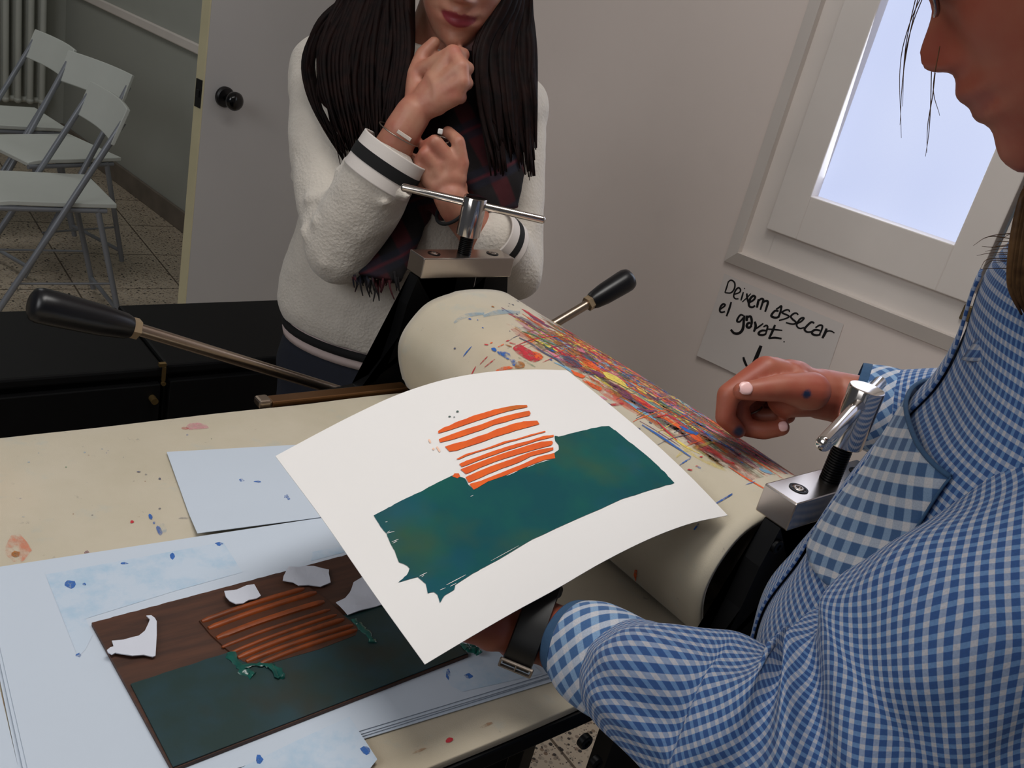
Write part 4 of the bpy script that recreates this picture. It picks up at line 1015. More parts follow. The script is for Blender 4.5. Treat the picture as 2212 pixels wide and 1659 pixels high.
def sleeve(name, pts, rads, m, parent, seg=64, circ=.27, fold=None, n=14, cap=False, up=None, start=0.0):
    """cloth tube with UVs in metres and folds; fold(v,theta,arc)->radial offset"""
    c = catmull(pts, n); rad = lerp_list(smooth_vals(rads, 12), len(c)); N = len(c); arc = [start]
    for a, b in zip(c, c[1:]): arc.append(arc[-1]+(b-a).length)
    bm = BM(); uvl = bm.loops.layers.uv.new('UVMap'); px = up; L = []
    for i, p in enumerate(c):
        tg = c[min(i+1, N-1)]-c[max(i-1, 0)]; x, y, z = frame_from(tg, px); px = x; row = []
        for k in range(seg):
            a = 2*math.pi*k/seg; d_ = x*math.cos(a)+y*math.sin(a)
            r = rad[i]+(fold(i/(N-1), a, arc[i], p+d_*rad[i]) if fold else 0); row.append(bm.verts.new(p+d_*r))
        L.append(row)
    for i in range(N-1):
        for k in range(seg):
            j = (k+1) % seg; f = bm.faces.new((L[i][k], L[i][j], L[i+1][j], L[i+1][k]))
            for l, (u_, v_) in zip(f.loops, ((k, i), (k+1, i), (k+1, i+1), (k, i+1))): l[uvl].uv = ((u_/seg-.5)*(circ if circ else 2*math.pi*rad[v_]), arc[v_])
    if cap: bm.faces.new(L[0][::-1]); bm.faces.new(L[-1])
    me = bpy.data.meshes.new(name); bmesh.ops.recalc_face_normals(bm, faces=bm.faces); bm.to_mesh(me); bm.free()
    o = link(name, me, m, parent)
    sd = o.modifiers.new('thick', 'SOLIDIFY'); sd.thickness = .0012; sd.offset = -1
    return o
def smooth_vals(v, n): return [p.x for p in catmull([V((q, 0, 0)) for q in v], n)]
M_skin_any = skinmat('eyelid_skin', (200, 160, 140), (170, 110, 96), (150, 60, 66))

# ================================================================== PERSON BEHIND THE PRESS
LA, FA = V((.792, -.611, 0)).normalized(), V((-.611, -.792, 0)).normalized()
OA = D(862, 560, 1.47); OA.z = 0
A = empty('person', OA, 'dark-haired person in a white fleecy sweater behind the press, chin on one fist', 'person')
def pa(l, f, z): return OA+LA*l+FA*f+UZ*z
M_skinA = skinmat('skin_fair', (182, 132, 108), (170, 102, 84), (132, 44, 54))
# head
lipA = D(991, 41, 1.245)
yaw, pit, rol = R(4), R(13), R(2)
fa = (FA*math.cos(yaw)+LA*math.sin(yaw)).normalized(); fA_ = (fa*math.cos(pit)-UZ*math.sin(pit)).normalized(); rA_ = fA_.cross(UZ).normalized()*-1
rA_ = fA_.cross(UZ).normalized(); uA_ = rA_.cross(fA_)
Mh = Matrix((rA_, fA_, uA_)).transposed().to_4x4(); Mh.translation = lipA-(fA_*.0945+uA_*-.066)
MhA = Mh
bm = BM(); head_mesh(bm, MhA, wide=.98)
nb = MhA @ V((0, -.02, -.05)); cz = nb.copy(); cz = pa(0, -.035, nb.z-.13)
capsule(bm, nb, cz, .050, .056, 20); capsule(bm, cz, pa(0, -.03, 1.22), .06, .10, 20)
# trunk, legs, feet
ell = lambda c, a, b_, h: ellipsoid(bm, c, (LA, FA, UZ), a, b_, h, 24, 14)
ell(pa(0, -.03, 1.16), .150, .090, .19); ell(pa(0, -.02, 1.0), .125, .085, .18); ell(pa(0, -.03, .86), .150, .095, .16)
for s in (-1, 1):
    hp, kn_, an = pa(s*.075, -.03, .83), pa(s*.085, .0, .46), pa(s*.09, -.05, .09)
    capsule(bm, hp, kn_, .082, .055); capsule(bm, kn_, an, .052, .036); capsule(bm, an-UZ*.05, an+FA*.14-UZ*.062, .034, .024)
# arms
shR, elR = D(700, 150, 1.47), D(736, 535, 1.345); wrR = D(868, 285, 1.262)
shL, elL = D(1112, 235, 1.45), D(1108, 585, 1.405); wrL = D(985, 445, 1.297)
capsule(bm, pa(-.1, -.03, shR.z-.01), shR, .05, .046)
capsule(bm, pa(.1, -.03, shL.z-.01), shL, .05, .046)
capsule(bm, shR, elR, .044, .036); capsule(bm, elR, wrR.lerp(elR, .45), .037, .033); capsule(bm, wrR.lerp(elR, .45), wrR, .033, .0245)
capsule(bm, shL, elL, .042, .034); capsule(bm, elL, wrL.lerp(elL, .4), .035, .031); capsule(bm, wrL.lerp(elL, .4), wrL, .031, .0255)
# right fist under the chin
w0 = D(893, 245, 1.258); capsule(bm, wrR, w0, .0255, .0245)
mc = [D(978, 116, 1.238), D(994, 146, 1.230), D(996, 178, 1.231), D(984, 207, 1.238)]
slab_palm(bm, w0, mc, .0175, .0125)
ellip_c = w0.lerp(mc[1], .55)
pip = [D(1000, 118, 1.275), D(1010, 148, 1.272), D(1008, 180, 1.272), D(994, 210, 1.274)]
mid_ = [D(962, 120, 1.292), D(966, 152, 1.29), D(964, 182, 1.29), D(958, 208, 1.29)]
tip_ = [D(945, 128, 1.276), D(944, 158, 1.275), D(944, 186, 1.275), D(942, 206, 1.276)]
for k in range(4): finger(bm, [mc[k], pip[k], mid_[k], tip_[k]], [.0118, .0098, .0088, .0076])
thR = [D(897, 215, 1.262), D(897, 160, 1.268), D(914, 118, 1.272), D(938, 92, 1.272)]
finger(bm, thR, [.0150, .0125, .0108, .0085])
capsule(bm, thR[1], mc[0], .0115, .0115)
# left hand holding the scarf
w1 = D(972, 425, 1.286); capsule(bm, wrL, w1, .0255, .0235)
mcL = [D(996, 352, 1.274), D(970, 345, 1.268), D(944, 362, 1.270), D(926, 388, 1.278)]
slab_palm(bm, w1, mcL, .0165, .0118)
finger(bm, [mcL[0], D(990, 306, 1.264), D(968, 285, 1.277), D(962, 292, 1.296)], [.0112, .0096, .0085, .0072])
finger(bm, [mcL[1], D(940, 306, 1.256), D(918, 318, 1.272), D(914, 335, 1.289)], [.0116, .0102, .0090, .0076])
finger(bm, [mcL[2], D(918, 332, 1.260), D(905, 350, 1.279), D(912, 366, 1.292)], [.0110, .0096, .0084, .0072])
finger(bm, [mcL[3], D(906, 362, 1.270), D(902, 385, 1.286), D(912, 398, 1.296)], [.0098, .0086, .0076, .0066])
finger(bm, [D(990, 405, 1.296), D(975, 360, 1.306), D(950, 335, 1.310)], [.0135, .0112, .0090])
meA = bake('body', bm, .0026, 4); lips_tint(meA, MhA)
link('body', meA, M_skinA, A)
eyes(None, MhA, A, (40, 26, 18))
# sweater
t = NT('white_fleece_knit'); co = t.co()
t.col(t.mix(t.noise(co, 30, 4, .6), rgb((214, 206, 195)), rgb((198, 189, 178)))); t.set(Roughness=1.0); t.put(t.bs.inputs['Sheen Weight'], .35)
vo = t.new('ShaderNodeTexVoronoi', Vector=co, Scale=210.0).outputs['Distance']; t.bump(t.mth('ADD', vo, t.noise(co, 420, 3, .7)), .45, .0022); M_fleece = t.m
bm = BM()
def ring_e(c, a, b_, n_=36, tilt=0): return [c+LA*(a*math.cos(q))+FA*(b_*math.sin(q))+UZ*(tilt*math.sin(q)) for q in (2*math.pi*k/n_ for k in range(n_))]
tors = [(.872, .178, .122, 0), (.90, .186, .128, 0), (.96, .183, .126, 0), (1.04, .168, .118, 0), (1.12, .168, .118, 0), (1.20, .170, .112, 0), (1.26, .160, .10, 0), (1.30, .125, .085, 0), (1.33, .08, .07, 0)]
rings(bm, [ring_e(pa(0, -.03, z), a, b_) for z, a, b_, _ in tors], True, True)
capsule(bm, pa(-.10, -.03, shR.z), shR, .062, .056, 20); capsule(bm, pa(.10, -.03, shL.z), shL, .062, .056, 20)
cuR = D(822, 378, 1.275); 
capsule(bm, shR, shR.lerp(elR, .5)-LA*.008, .056, .056, 20); capsule(bm, shR.lerp(elR, .5)-LA*.008, elR, .056, .054, 20)
capsule(bm, elR, elR.lerp(cuR, .55), .054, .052, 20); capsule(bm, elR.lerp(cuR, .55), cuR, .052, .050, 20)
# soft folds round the bent elbow and the sleeve above the cuff
for (a, b_, r) in (((690, 480, 1.30), (790, 455, 1.262), .013), ((670, 430, 1.325), (760, 420, 1.29), .012), ((755, 350, 1.275), (880, 425, 1.245), .014), ((735, 372, 1.285), (830, 440, 1.245), .013), ((660, 500, 1.32), (700, 575, 1.305), .012), ((640, 300, 1.43), (720, 420, 1.36), .012), ((640, 380, 1.42), (700, 470, 1.345), .012)):
    capsule(bm, D(*a), D(*b_), r*.85, r*.5, 12)
cuL = D(1078, 520, 1.338)
capsule(bm, shL, elL, .050, .046, 20); capsule(bm, elL, cuL, .046, .043, 20)
for (a, b_, r) in (((1135, 560, 1.38), (1085, 615, 1.37), .014), ((1120, 540, 1.37), (1075, 590, 1.36), .012), ((1150, 480, 1.41), (1120, 520, 1.38), .013)): capsule(bm, D(*a), D(*b_), r, r*.8, 12)
# hem band swell
me = bake('sweater', bm, .0048, 14)
for v in me.vertices:
    q = v.co; v.co += v.normal*(.0035*mnoise.noise(q*14)+.0016*mnoise.noise(q*40))
link('sweater', me, M_fleece, A, label='white fleecy sweater')
M_cuff = mat('white_ribbed_cuff', (214, 206, 200), .9, bump=.2, bscale=300); M_stripe = mat('black_cuff_stripe', (10, 10, 12), .9)
def cuff(c0, c1, r0, r1, stripe):
    ax = (c1-c0); 
    o = sleeve('cuff', [c0, c0.lerp(c1, .5), c1], [r0, (r0+r1)/2, r1], M_cuff, A, 40, .3)
    o.modifiers['thick'].thickness = .003
    s0, s1 = stripe; P0, P1 = c0+ax*s0, c0+ax*s1
    s_ = sleeve('cuff_stripe', [P0, P0.lerp(P1, .5), P1], [r0+(r1-r0)*s0+.0008, r0+(r1-r0)*(s0+s1)/2+.0009, r0+(r1-r0)*s1+.0008], M_stripe, o, 40, .3)
    s_.modifiers['thick'].thickness = .001
    return o
cuff(D(812, 392, 1.277), D(856, 322, 1.266), .0505, .0492, (.34, .66))
cuff(D(1088, 535, 1.342), D(1056, 505, 1.312), .043, .041, (.30, .58))
# undershirt hem and jeans
bm = BM(); rings(bm, [ring_e(pa(0, -.03, z), a, b_, 48) for z, a, b_ in ((.842, .170, .116), (.85, .172, .118), (.88, .168, .112))], True, True); obj('undershirt_hem', bm, mat('pale_undershirt', (196, 178, 174), .9), A, smooth=True)
bm = BM(); rings(bm, [ring_e(pa(0, -.03, z), a, b_, 48) for z, a, b_ in ((.858, .1735, .1195), (.864, .1745, .1205), (.870, .1735, .1195))], True, True); obj('hem_trim', bm, M_stripe, A, smooth=True)
t = NT('dark_denim'); co = t.co(); t.col(t.mix(t.noise(co, 120, 4, .7), rgb((12, 15, 26)), rgb((22, 28, 44)))); t.set(Roughness=.85); t.bump(t.noise(co, 500, 3), .2, .0006); M_denim = t.m
bm = BM(); rings(bm, [ring_e(pa(0, -.03, z), a, b_) for z, a, b_ in ((.74, .165, .115), (.79, .176, .122), (.83, .17, .116), (.852, .160, .108))], True, True)
for s in (-1, 1):
    hp, kn_, an = pa(s*.078, -.03, .78), pa(s*.085, .0, .46), pa(s*.09, -.05, .10)
    capsule(bm, hp, kn_, .092, .066, 18); capsule(bm, kn_, an, .064, .055, 18)
link('jeans', bake('jeans', bm, .006, 5), M_denim, A)
M_shoe = mat('dark_leather', (24, 20, 19), .5)
for s in (-1, 1):
    bm = BM(); an = pa(s*.09, -.05, .0); capsule(bm, an+UZ*.045-FA*.02, an+UZ*.04+FA*.15, .043, .034, 16); capsule(bm, an+UZ*.05, an+UZ*.1, .045, .048, 16)
    me = bake('shoe', bm, .005, 4)
    for v in me.vertices: v.co.z = max(v.co.z, .001)
    link('shoe', me, M_shoe, A)
# scarf
t = NT('dark_plaid_scarf'); co = t.mapv(t.co(), (1, 1, 1), (.3, .5, .4)); s_ = t.new('ShaderNodeSeparateXYZ', Vector=co)
def bnd(o, per, w_): return t.step(t.mth('ABSOLUTE', t.mth('SUBTRACT', t.mth('FRACT', t.mth('MULTIPLY', s_.outputs[o], 1/per)), .5)), w_, w_-.06)
c = t.mix(bnd(0, .052, .26), rgb((14, 8, 11)), rgb((58, 9, 17))); c = t.mix(t.mth('MULTIPLY', bnd(2, .06, .22), .75), c, rgb((15, 18, 34))); c = t.mix(t.mth('MULTIPLY', bnd(2, .06, .06), .5), c, rgb((96, 18, 26)))
c = t.mix(t.step(t.noise(co, 16, 3), .5, .75), c, rgb((14, 10, 14))); t.col(c); t.set(Roughness=.95); t.bump(t.noise(co, 300, 3), .3, .001); M_scarf = t.m
bm = BM(); nz = cz.z+.03
loop = [pa(.072*math.sin(q), -.035+.066*math.cos(q), nz-.02-.018*math.cos(q)+.010*math.sin(2*q)) for q in (2*math.pi*k/12 for k in range(13))]
tube(bm, catmull(loop, 4), [.030, .034, .032, .028, .032, .034, .030], 16, flat=1.15)
loop2 = [pa(.080*math.sin(q+.4), -.035+.074*math.cos(q+.4), nz-.062-.03*math.cos(q+.4)) for q in (2*math.pi*k/12 for k in range(13))]
tube(bm, catmull(loop2, 4), [.028, .033, .030, .033, .028], 16, flat=1.1)
tails = []
def tail(pts, rad, fl): c_ = catmull(pts, 6); tube(bm, c_, rad, 16, flat=fl, up=LA)
tail([D(925, 150, 1.35), D(880, 280, 1.35), D(848, 420, 1.352), D(822, 530, 1.345), D(808, 600, 1.34)], [.06, .068, .064, .052, .04], .35)
tail([D(1010, 130, 1.345), D(1035, 240, 1.338), D(1050, 310, 1.335), D(1068, 390, 1.325), D(1072, 455, 1.33)], [.05, .058, .048, .034], .4)
tail([D(950, 120, 1.345), D(955, 210, 1.338), D(965, 310, 1.335), D(985, 400, 1.34), D(1000, 470, 1.345)], [.06, .075, .075, .06, .035], .4)
me = bake('scarf', bm, .0042, 4)
for v in me.vertices: v.co += v.normal*(.004*mnoise.noise(v.co*22)+.0022*mnoise.noise(v.co*60))
sc = link('scarf', me, M_scarf, A, label='dark red and navy plaid scarf')
bm = BM(); rf = random.Random(3)
for k in range(26):
    x0 = 762+k*3.9; y0 = 598+rf.uniform(-6, 10)-abs(k-13)*.6
    L_ = rf.uniform(18, 46); t0 = 1.336+rf.uniform(-.012, .012); dx = rf.uniform(-10, 12)
    tube(bm, catmull([D(x0, y0, t0), D(x0+dx*.3, y0+L_*.5, t0-.004), D(x0+dx, y0+L_, t0)], 4), [.0022, .0016, .0008], 5)
obj('fringe', bm, M_scarf, sc, smooth=True, label='red fringe at the scarf end')
# hair: long locks from the parting down both sides
M_hairA = hairmat('dark_brown_hair', (12, 6, 6), (30, 14, 11), .68)
rh = random.Random(5); bm = BM()
def lockpx(pts, r0, r1, jit=6, tj=.008, seg=7, flat=.55):
    P_ = []
    for (x, y, t_) in pts: P_.append(D(x+rh.uniform(-jit, jit), y+rh.uniform(-jit, jit)*.6, t_+rh.uniform(-tj, tj)))
    tube(bm, catmull(P_, 5), [r0*.6, r0, r0, (r0+r1)/2, r1], seg, flat=flat)
hp_ = lambda x, y, z: MhA @ V((x, y, z))
ax = [MhA.to_3x3() @ V(q) for q in ((1, 0, 0), (0, 1, 0), (0, 0, 1))]
ellipsoid(bm, hp_(0, -.018, .028), ax, .084, .094, .100, 30, 18)
def lock3(pts, r0, r1, seg=7): tube(bm, catmull(pts, 5), [r0*.7, r0, r0, (r0+r1)/2, r1], seg, flat=.55)
for k in range(190):   # image-left side
    f = rh.random(); j = lambda q=8: rh.uniform(-q, q); tt = 1.33-.05*f+rh.uniform(-.012, .012)
    P_ = [hp_(-.02-.02*f, .05-.06*rh.random(), .112), D(800+f*90+j(), -70, 1.31-.03*f), D(745+f*142+j(), 0, tt), D(695+f*195+j(), 105, tt-.006), D(698+f*172+j(), 205, tt-.008), D(735+f*120+j(14), 300+rh.uniform(-50, 55)*(1-.4*f), tt-.004)]
    tube(bm, catmull(P_, 5), [.005, .008, .009, .008, .006, .0012], 7, flat=.5)
for k in range(170):   # image-right side
    f = rh.random(); j = lambda q=7: rh.uniform(-q, q); tt = 1.285+.045*f+rh.uniform(-.012, .012)
    P_ = [hp_(.02+.02*f, .05-.06*rh.random(), .112), D(1092+f*36+j(), -70, 1.27+.04*f), D(1090+f*46+j(), 0, tt), D(1034+f*112+j(), 105, tt), D(1040+f*112+j(), 225, tt+.004), D(1062+f*94+j(9), 345+rh.uniform(-75, 38), tt+.012)]
    tube(bm, catmull(P_, 5), [.005, .008, .009, .008, .006, .0012], 7, flat=.5)
for k in range(14):   # the loose lock curving over the shoulder
    o_ = rh.uniform(-9, 9)
    lockpx([(760+o_, -10, 1.33), (700+o_, 45, 1.335), (668+o_, 120, 1.35), (672+o_, 190, 1.36), (700+o_*.7, 265, 1.35), (745+o_*.4, 335+rh.uniform(-15, 20), 1.335)], .0045, .001, 3)
for k in range(26):
    x_ = rh.uniform(1060, 1150); lockpx([(1115, -10, 1.32), (1128+(x_-1105)*.3, 90, 1.33), (x_, 230, 1.33), (x_+rh.uniform(-6, 12), 340+rh.uniform(-20, 60), 1.33)], .0028, .0006, 3, .004, 5)
for k in range(22):
    x_ = rh.uniform(690, 800); lockpx([(780, -10, 1.32), (735, 70, 1.325), (x_-10, 190, 1.325), (x_+25, 320+rh.uniform(-40, 50), 1.32)], .0028, .0006, 3, .004, 5)
obj('hair', bm, M_hairA, A, smooth=True, label='long dark brown hair')
# jewellery
M_silver = mat('silver_jewellery', (158, 146, 136), .42, 1.0)
axw = (w0-wrR.lerp(elR, .2)).normalized(); bc = D(862, 290, 1.262)
x_, y_, z_ = frame_from(axw, rA_); bm = BM()
tube(bm, [bc+x_*(.0300*math.cos(q))+y_*(.0285*math.sin(q)) for q in (2*math.pi*k/36 for k in range(37))], .0009, 6, cap=False)
br_ = obj('bracelet', bm, M_silver, A, smooth=True, label='thin silver bracelet')
bm = BM(); p1, p2 = D(858, 283, 1.2315), D(888, 303, 1.2315); u = (p2-p1).normalized(); n_ = (CAM-p1).normalized(); n_ = (n_-u*n_.dot(u)).normalized(); box(bm, (p1+p2)/2, (p2-p1).length, .0052, .0014, (u, n_.cross(u), n_)); obj('name_bar', bm, M_silver, br_, bevel=.0005)
rc = D(953, 297, 1.255)
bm = BM(); tube(bm, [D(953, 302, 1.266)+rA_*(.0108*math.cos(q))+fA_*(.0108*math.sin(q)) for q in (2*math.pi*k/24 for k in range(25))], .0011, 6, cap=False); rg = obj('ring', bm, M_silver, A, smooth=True)
bm = BM(); ss = .0075; n_ = (CAM-rc).normalized(); x_, y_, z_ = frame_from(n_, rA_); box(bm, D(951, 284, 1.247), ss*.9, ss, .004, (x_, y_, z_)); obj('square_stone', bm, mat('white_stone', (220, 216, 212), .25), rg, bevel=.0014, label='square white stone')
axl = (w1-wrL).normalized(); x_, y_, z_ = frame_from((wrL-elL), rA_); c_ = D(978, 450, 1.297); bm = BM()
tube(bm, [c_+x_*(.0275*math.cos(q))+y_*(.0275*math.sin(q)) for q in (2*math.pi*k/36 for k in range(37))], .0026, 8, cap=False); obj('hair_tie', bm, M_stripe, A, smooth=True, label='black hair tie on the wrist')
# ================================================================== PERSON IN THE GINGHAM SHIRT
fB = V((-.43, .90, 0)).normalized(); rB = V((.90, .43, 0)).normalized()
PB = D(2092, 232, .53)
OB = PB-fB*.13; OB.z = 0
B = empty('person', OB, 'person in a blue gingham shirt leaning over the press with one arm under the print', 'person')
TX = .08
def tb(l, f, z): return pb_(l+TX, f, z)
def pb_(l, f, z): q = PB+rB*l+fB*f; q.z = z; return q
M_skinB = skinmat('skin_tanned', (156, 90, 68), (148, 68, 50), (120, 52, 50))
pit = R(43)
FB = fB*math.cos(pit)-UZ*math.sin(pit); UB = fB*math.sin(pit)+UZ*math.cos(pit); RB = FB.cross(UB)
MhB = Matrix((RB, FB, UB)).transposed().to_4x4(); MhB.translation = PB-(FB*.0935+UB*-.067)
# her profile, read in the plane of symmetry
def sagB(px, py):
    q = Pl(px, py, PB, rB); l = MhB.inverted() @ q; return (l.z, l.y)
pp = [sagB(*p) for p in ((2212, 374), (2185, 365), (2161, 346), (2151, 321), (2143, 285), (2130, 270), (2109, 264), (2099, 253), (2098, 238), (2092, 231), (2069, 219), (2062, 203), (2064, 181), (2056, 157), (2020, 158), (1999, 153), (1986, 139), (1983, 122), (1988, 97), (2001, 63), (2011, 20))]
profB = []
for z, y in pp:
    if not profB or z > profB[-1][0]+.0012: profB.append((z, y))
profB = [(profB[0][0]-.004, profB[0][1]-.03)]+profB
zl, yl = profB[-1]
profB += [(z, y+(yl-.0965)*max(0, 1-(z-.006)/.05)) for z, y in PROF if z > zl+.006]
bm = BM(); head_mesh(bm, MhB, profB, 1.0)
nbB = MhB @ V((0, -.03, -.045)); nl = pb_(.045, -.145, 1.37)
capsule(bm, nbB, nl, .053, .060, 20); capsule(bm, MhB @ V((0, .03, -.085)), pb_(.035, -.11, 1.36), .034, .042, 16)
ellB = lambda c, a, b_, h: ellipsoid(bm, c, (rB, fB, UZ), a, b_, h, 24, 14)
ellB(tb(0, -.155, 1.23), .145, .085, .17); ellB(tb(0, -.135, 1.06), .135, .095, .18); ellB(tb(0, -.135, .9), .16, .10, .16)
for s in (-1, 1):
    capsule(bm, tb(s*.08, -.14, .86), tb(s*.09, -.16, .47), .082, .056); capsule(bm, tb(s*.09, -.16, .47), tb(s*.095, -.25, .09), .052, .036); capsule(bm, tb(s*.095, -.25, .045), tb(s*.1, -.11, .035), .034, .026)
wL = D(1170, 1362, .728)
shLB, elLB = pb_(-.05, -.15, 1.24), pb_(-.112, -.055, 1.065)
capsule(bm, tb(-.06, -.145, 1.29), shLB, .05, .045); capsule(bm, shLB, elLB, .042, .034); capsule(bm, elLB, elLB.lerp(wL, .5), .035, .031); capsule(bm, elLB.lerp(wL, .5), wL, .031, .024)
wR = D(1800, 856, .952)
shRB, elRB = pb_(.235, -.14, 1.262), pb_(.345, -.165, 1.16)
capsule(bm, tb(.06, -.14, 1.285), shRB, .05, .042); capsule(bm, shRB, elRB, .042, .034); capsule(bm, elRB, elRB.lerp(wR, .5), .035, .031); capsule(bm, elRB.lerp(wR, .5), wR, .031, .0265)
# right hand, loosely curled, seen from the thumb side
w1 = D(1768, 850, .945); capsule(bm, wR, w1, .0265, .026)
mcR = [D(1655, 800, .915), D(1672, 802, .938), D(1690, 815, .955), D(1712, 836, .965)]
slab_palm(bm, w1, mcR, .0235, .0150)
capsule(bm, w1, D(1700, 860, .925), .024, .020, 14)
finger(bm, [mcR[0], D(1573, 852, .905), D(1566, 902, .908), D(1594, 930, .918)], [.0150, .0112, .0098, .0082])
finger(bm, [mcR[1], D(1590, 868, .93), D(1608, 922, .935), D(1650, 930, .93), D(1688, 924, .928)], [.0150, .0110, .0100, .0096, .0086])
finger(bm, [mcR[2], D(1612, 868, .955), D(1625, 900, .958), D(1676, 898, .945)], [.0140, .0104, .0094, .0080])
finger(bm, [mcR[3], D(1648, 885, .972), D(1668, 912, .968), D(1704, 900, .955)], [.0125, .0092, .0082, .0072])
thB = [D(1752, 845, .905), D(1690, 838, .892), D(1642, 842, .884), D(1602, 845, .880)]
finger(bm, thB, [.0195, .0138, .0112, .0088])
# left hand flat under the print
def under(px, py, off):
    h = pbv.ray_cast(CAM, ray(px, py).normalized()); n = h[1] if h[1].dot(CAM-h[0]) > 0 else -h[1]; return h[0]-n*off
w2 = wL.lerp(under(1118, 1298, .042), .5); capsule(bm, wL, w2, .0245, .024)
mcU = [under(1098, 1232, .030), under(1066, 1246, .030), under(1040, 1268, .030), under(1022, 1298, .030)]
slab_palm(bm, w2, mcU, .0185, .0125)
for k, (a, b_) in enumerate((((1040, 1170), (1000, 1125)), ((1000, 1180), (955, 1130)), ((975, 1212), (930, 1172)), ((965, 1262), (935, 1240)))):
    finger(bm, [mcU[k], under(*a, .018), under(*b_, .0140)], [.0112, .0096, .0078])
finger(bm, [under(1150, 1262, .030), under(1158, 1215, .026), under(1130, 1170, .018)], [.0145, .0115, .009])
meB = bake('body', bm, .0026, 3)
lips_tint(meB, MhB, ((D(1601, 938, .905), .010), (D(1744, 852, .883), .0055)), .5)
link('body', meB, M_skinB, B)
M_nail = mat('pale_fingernail', (236, 190, 186), .25)
nail('fingernail', D(1612, 838, .8705), D(1600, 842, .878)-D(1640, 842, .882), CAM-D(1612, 838, .87)+UZ*.25, M_nail, B, .013, .0062)
nail('fingernail', D(1692, 921, .9195), D(1692, 924, .928)-D(1650, 930, .93), CAM-D(1690, 921, .92), M_nail, B, .009, .005)
eyes(None, MhB, B, (50, 34, 22))
# glasses
M_lensrim = mat('thin_metal_rim', (150, 146, 150), .2, 1.0)
tg = NT('spectacle_lens'); tg.set(Roughness=.02); tg.put(tg.bs.inputs['Transmission Weight'], 1.0); tg.put(tg.bs.inputs['IOR'], 1.1); tg.col((.95, .97, 1, 1)); M_lens = tg.m
lq = MhB.inverted() @ Pl(2020, 34, MhB @ V((-.0335, 0, 0)), RB)
gl = None
for s in (-1, 1):
    c = V((s*.0335, lq.y, lq.z+.0175)); bm = BM()
    pts = [MhB @ (c+V((.0245*math.cos(q), -abs(.010*math.cos(q))*.4 if True else 0, .0175*math.sin(q)))) for q in (2*math.pi*k/32 for k in range(33))]
    tube(bm, pts, .0011, 8, cap=False)
    if gl is None:
        tube(bm, catmull([MhB @ V(q) for q in ((-.010, lq.y, lq.z+.02), (-.004, lq.y+.004, lq.z+.023), (.004, lq.y+.004, lq.z+.023), (.010, lq.y, lq.z+.02))], 4), .0011, 8)
        gl = obj('glasses', bm, M_lensrim, B, smooth=True, label='thin metal rimmed glasses')
    else: obj('lens_rim', bm, M_lensrim, gl, smooth=True)
    bm = BM(); vs = [bm.verts.new(MhB @ (c+V((.0235*math.cos(q), -.001, .0165*math.sin(q))))) for q in (2*math.pi*k/32 for k in range(32))]; bm.faces.new(vs)
    r_ = bmesh.ops.extrude_face_region(bm, geom=bm.faces[:]); bmesh.ops.translate(bm, verts=[v for v in r_['geom'] if isinstance(v, bmesh.types.BMVert)], vec=FB*-.0012); obj('lens', bm, M_lens, gl)
    bm = BM(); tube(bm, catmull([MhB @ V((s*x, y, z)) for x, y, z in ((.057, lq.y-.004, lq.z+.024), (.070, .065, lq.z+.022), (.0765, .01, .010), (.078, -.015, .0), (.076, -.028, -.014))], 5), .0012, 8); obj('temple_arm', bm, M_lensrim, gl, smooth=True)
# ------------------------------------------------------------------ shirt
BL = ((28, 70, 128), (84, 122, 168), (176, 176, 184))
M_small = gingham('small_blue_gingham', .0066, *BL, rot=0.0)
M_smallb = gingham('small_blue_gingham_bias', .0057, *BL, rot=R(38))
M_large = gingham('large_blue_gingham_bias', .0148, (34, 76, 120), (112, 140, 170), (190, 188, 190), rot=R(-30), fade=.36)
M_largec = gingham('large_blue_gingham_cuff', .0120, (46, 90, 142), (122, 156, 192), (196, 196, 202), rot=R(39), fade=.26)
t = NT('denim_blue_trim'); co = t.co(); t.col(t.mix(t.noise(co, 160, 4, .7), rgb((34, 62, 92)), rgb((54, 88, 122)))); t.set(Roughness=.9); t.bump(t.noise(co, 600, 2), .2, .0004); M_trim = t.m
# torso: rows by height (z, half width, half depth, centre fwd)
front = [sagB_ for sagB_ in ((1.385, -.062), (1.34, -.049), (1.293, -.052), (1.262, -.050), (1.235, -.042), (1.192, -.031), (1.143, -.018), (1.094, -.009), (1.041, .002), (.98, -.004), (.90, -.014), (.80, -.022))]
wid = [(.80, .196), (.88, .192), (.98, .178), (1.08, .168), (1.16, .168), (1.24, .170), (1.29, .158), (1.325, .128), (1.352, .092), (1.37, .074), (1.385, .066)]
dep = [(.80, .128), (.95, .128), (1.08, .118), (1.2, .110), (1.29, .098), (1.34, .082), (1.37, .070), (1.385, .064)]
ft = smooth_tab(sorted(front)); wt, dt = smooth_tab(wid), smooth_tab(dep)
def torso_pt(q, z, off=0.0):
    """q: angle from the front, positive towards her left (-rB)"""
    w, d_, f = interp(wt, z), interp(dt, z), interp(ft, z); c = f-d_
    s, co_ = math.sin(q), math.cos(q); e = .85
    x = (abs(s)**e)*(1 if s > 0 else -1)*w; y = (abs(co_)**e)*(1 if co_ > 0 else -1)*d_
    n = V((s/w, co_/d_, 0)).normalized()
    p = tb(-x, c+y, z); nn = (-rB*n.x+fB*n.y).normalized()
    # cloth folds: diagonal drags from the shoulder and soft vertical waves lower down
    fo = .0030*math.sin(q*7+z*16)*max(0, min(1, (1.30-z)/.2))+.0035*math.sin(z*44-q*5.0)*math.exp(-((q-.9)/.5)**2)*max(0, min(1, (1.33-z)/.1))
    fo += .0030*mnoise.noise(V((q*2.2, z*9, 4)))*min(1, max(0, (1.37-z)/.05))
    return p+nn*(off+fo)
zs = [.80+.585*k/90 for k in range(91)]; NQ = 150
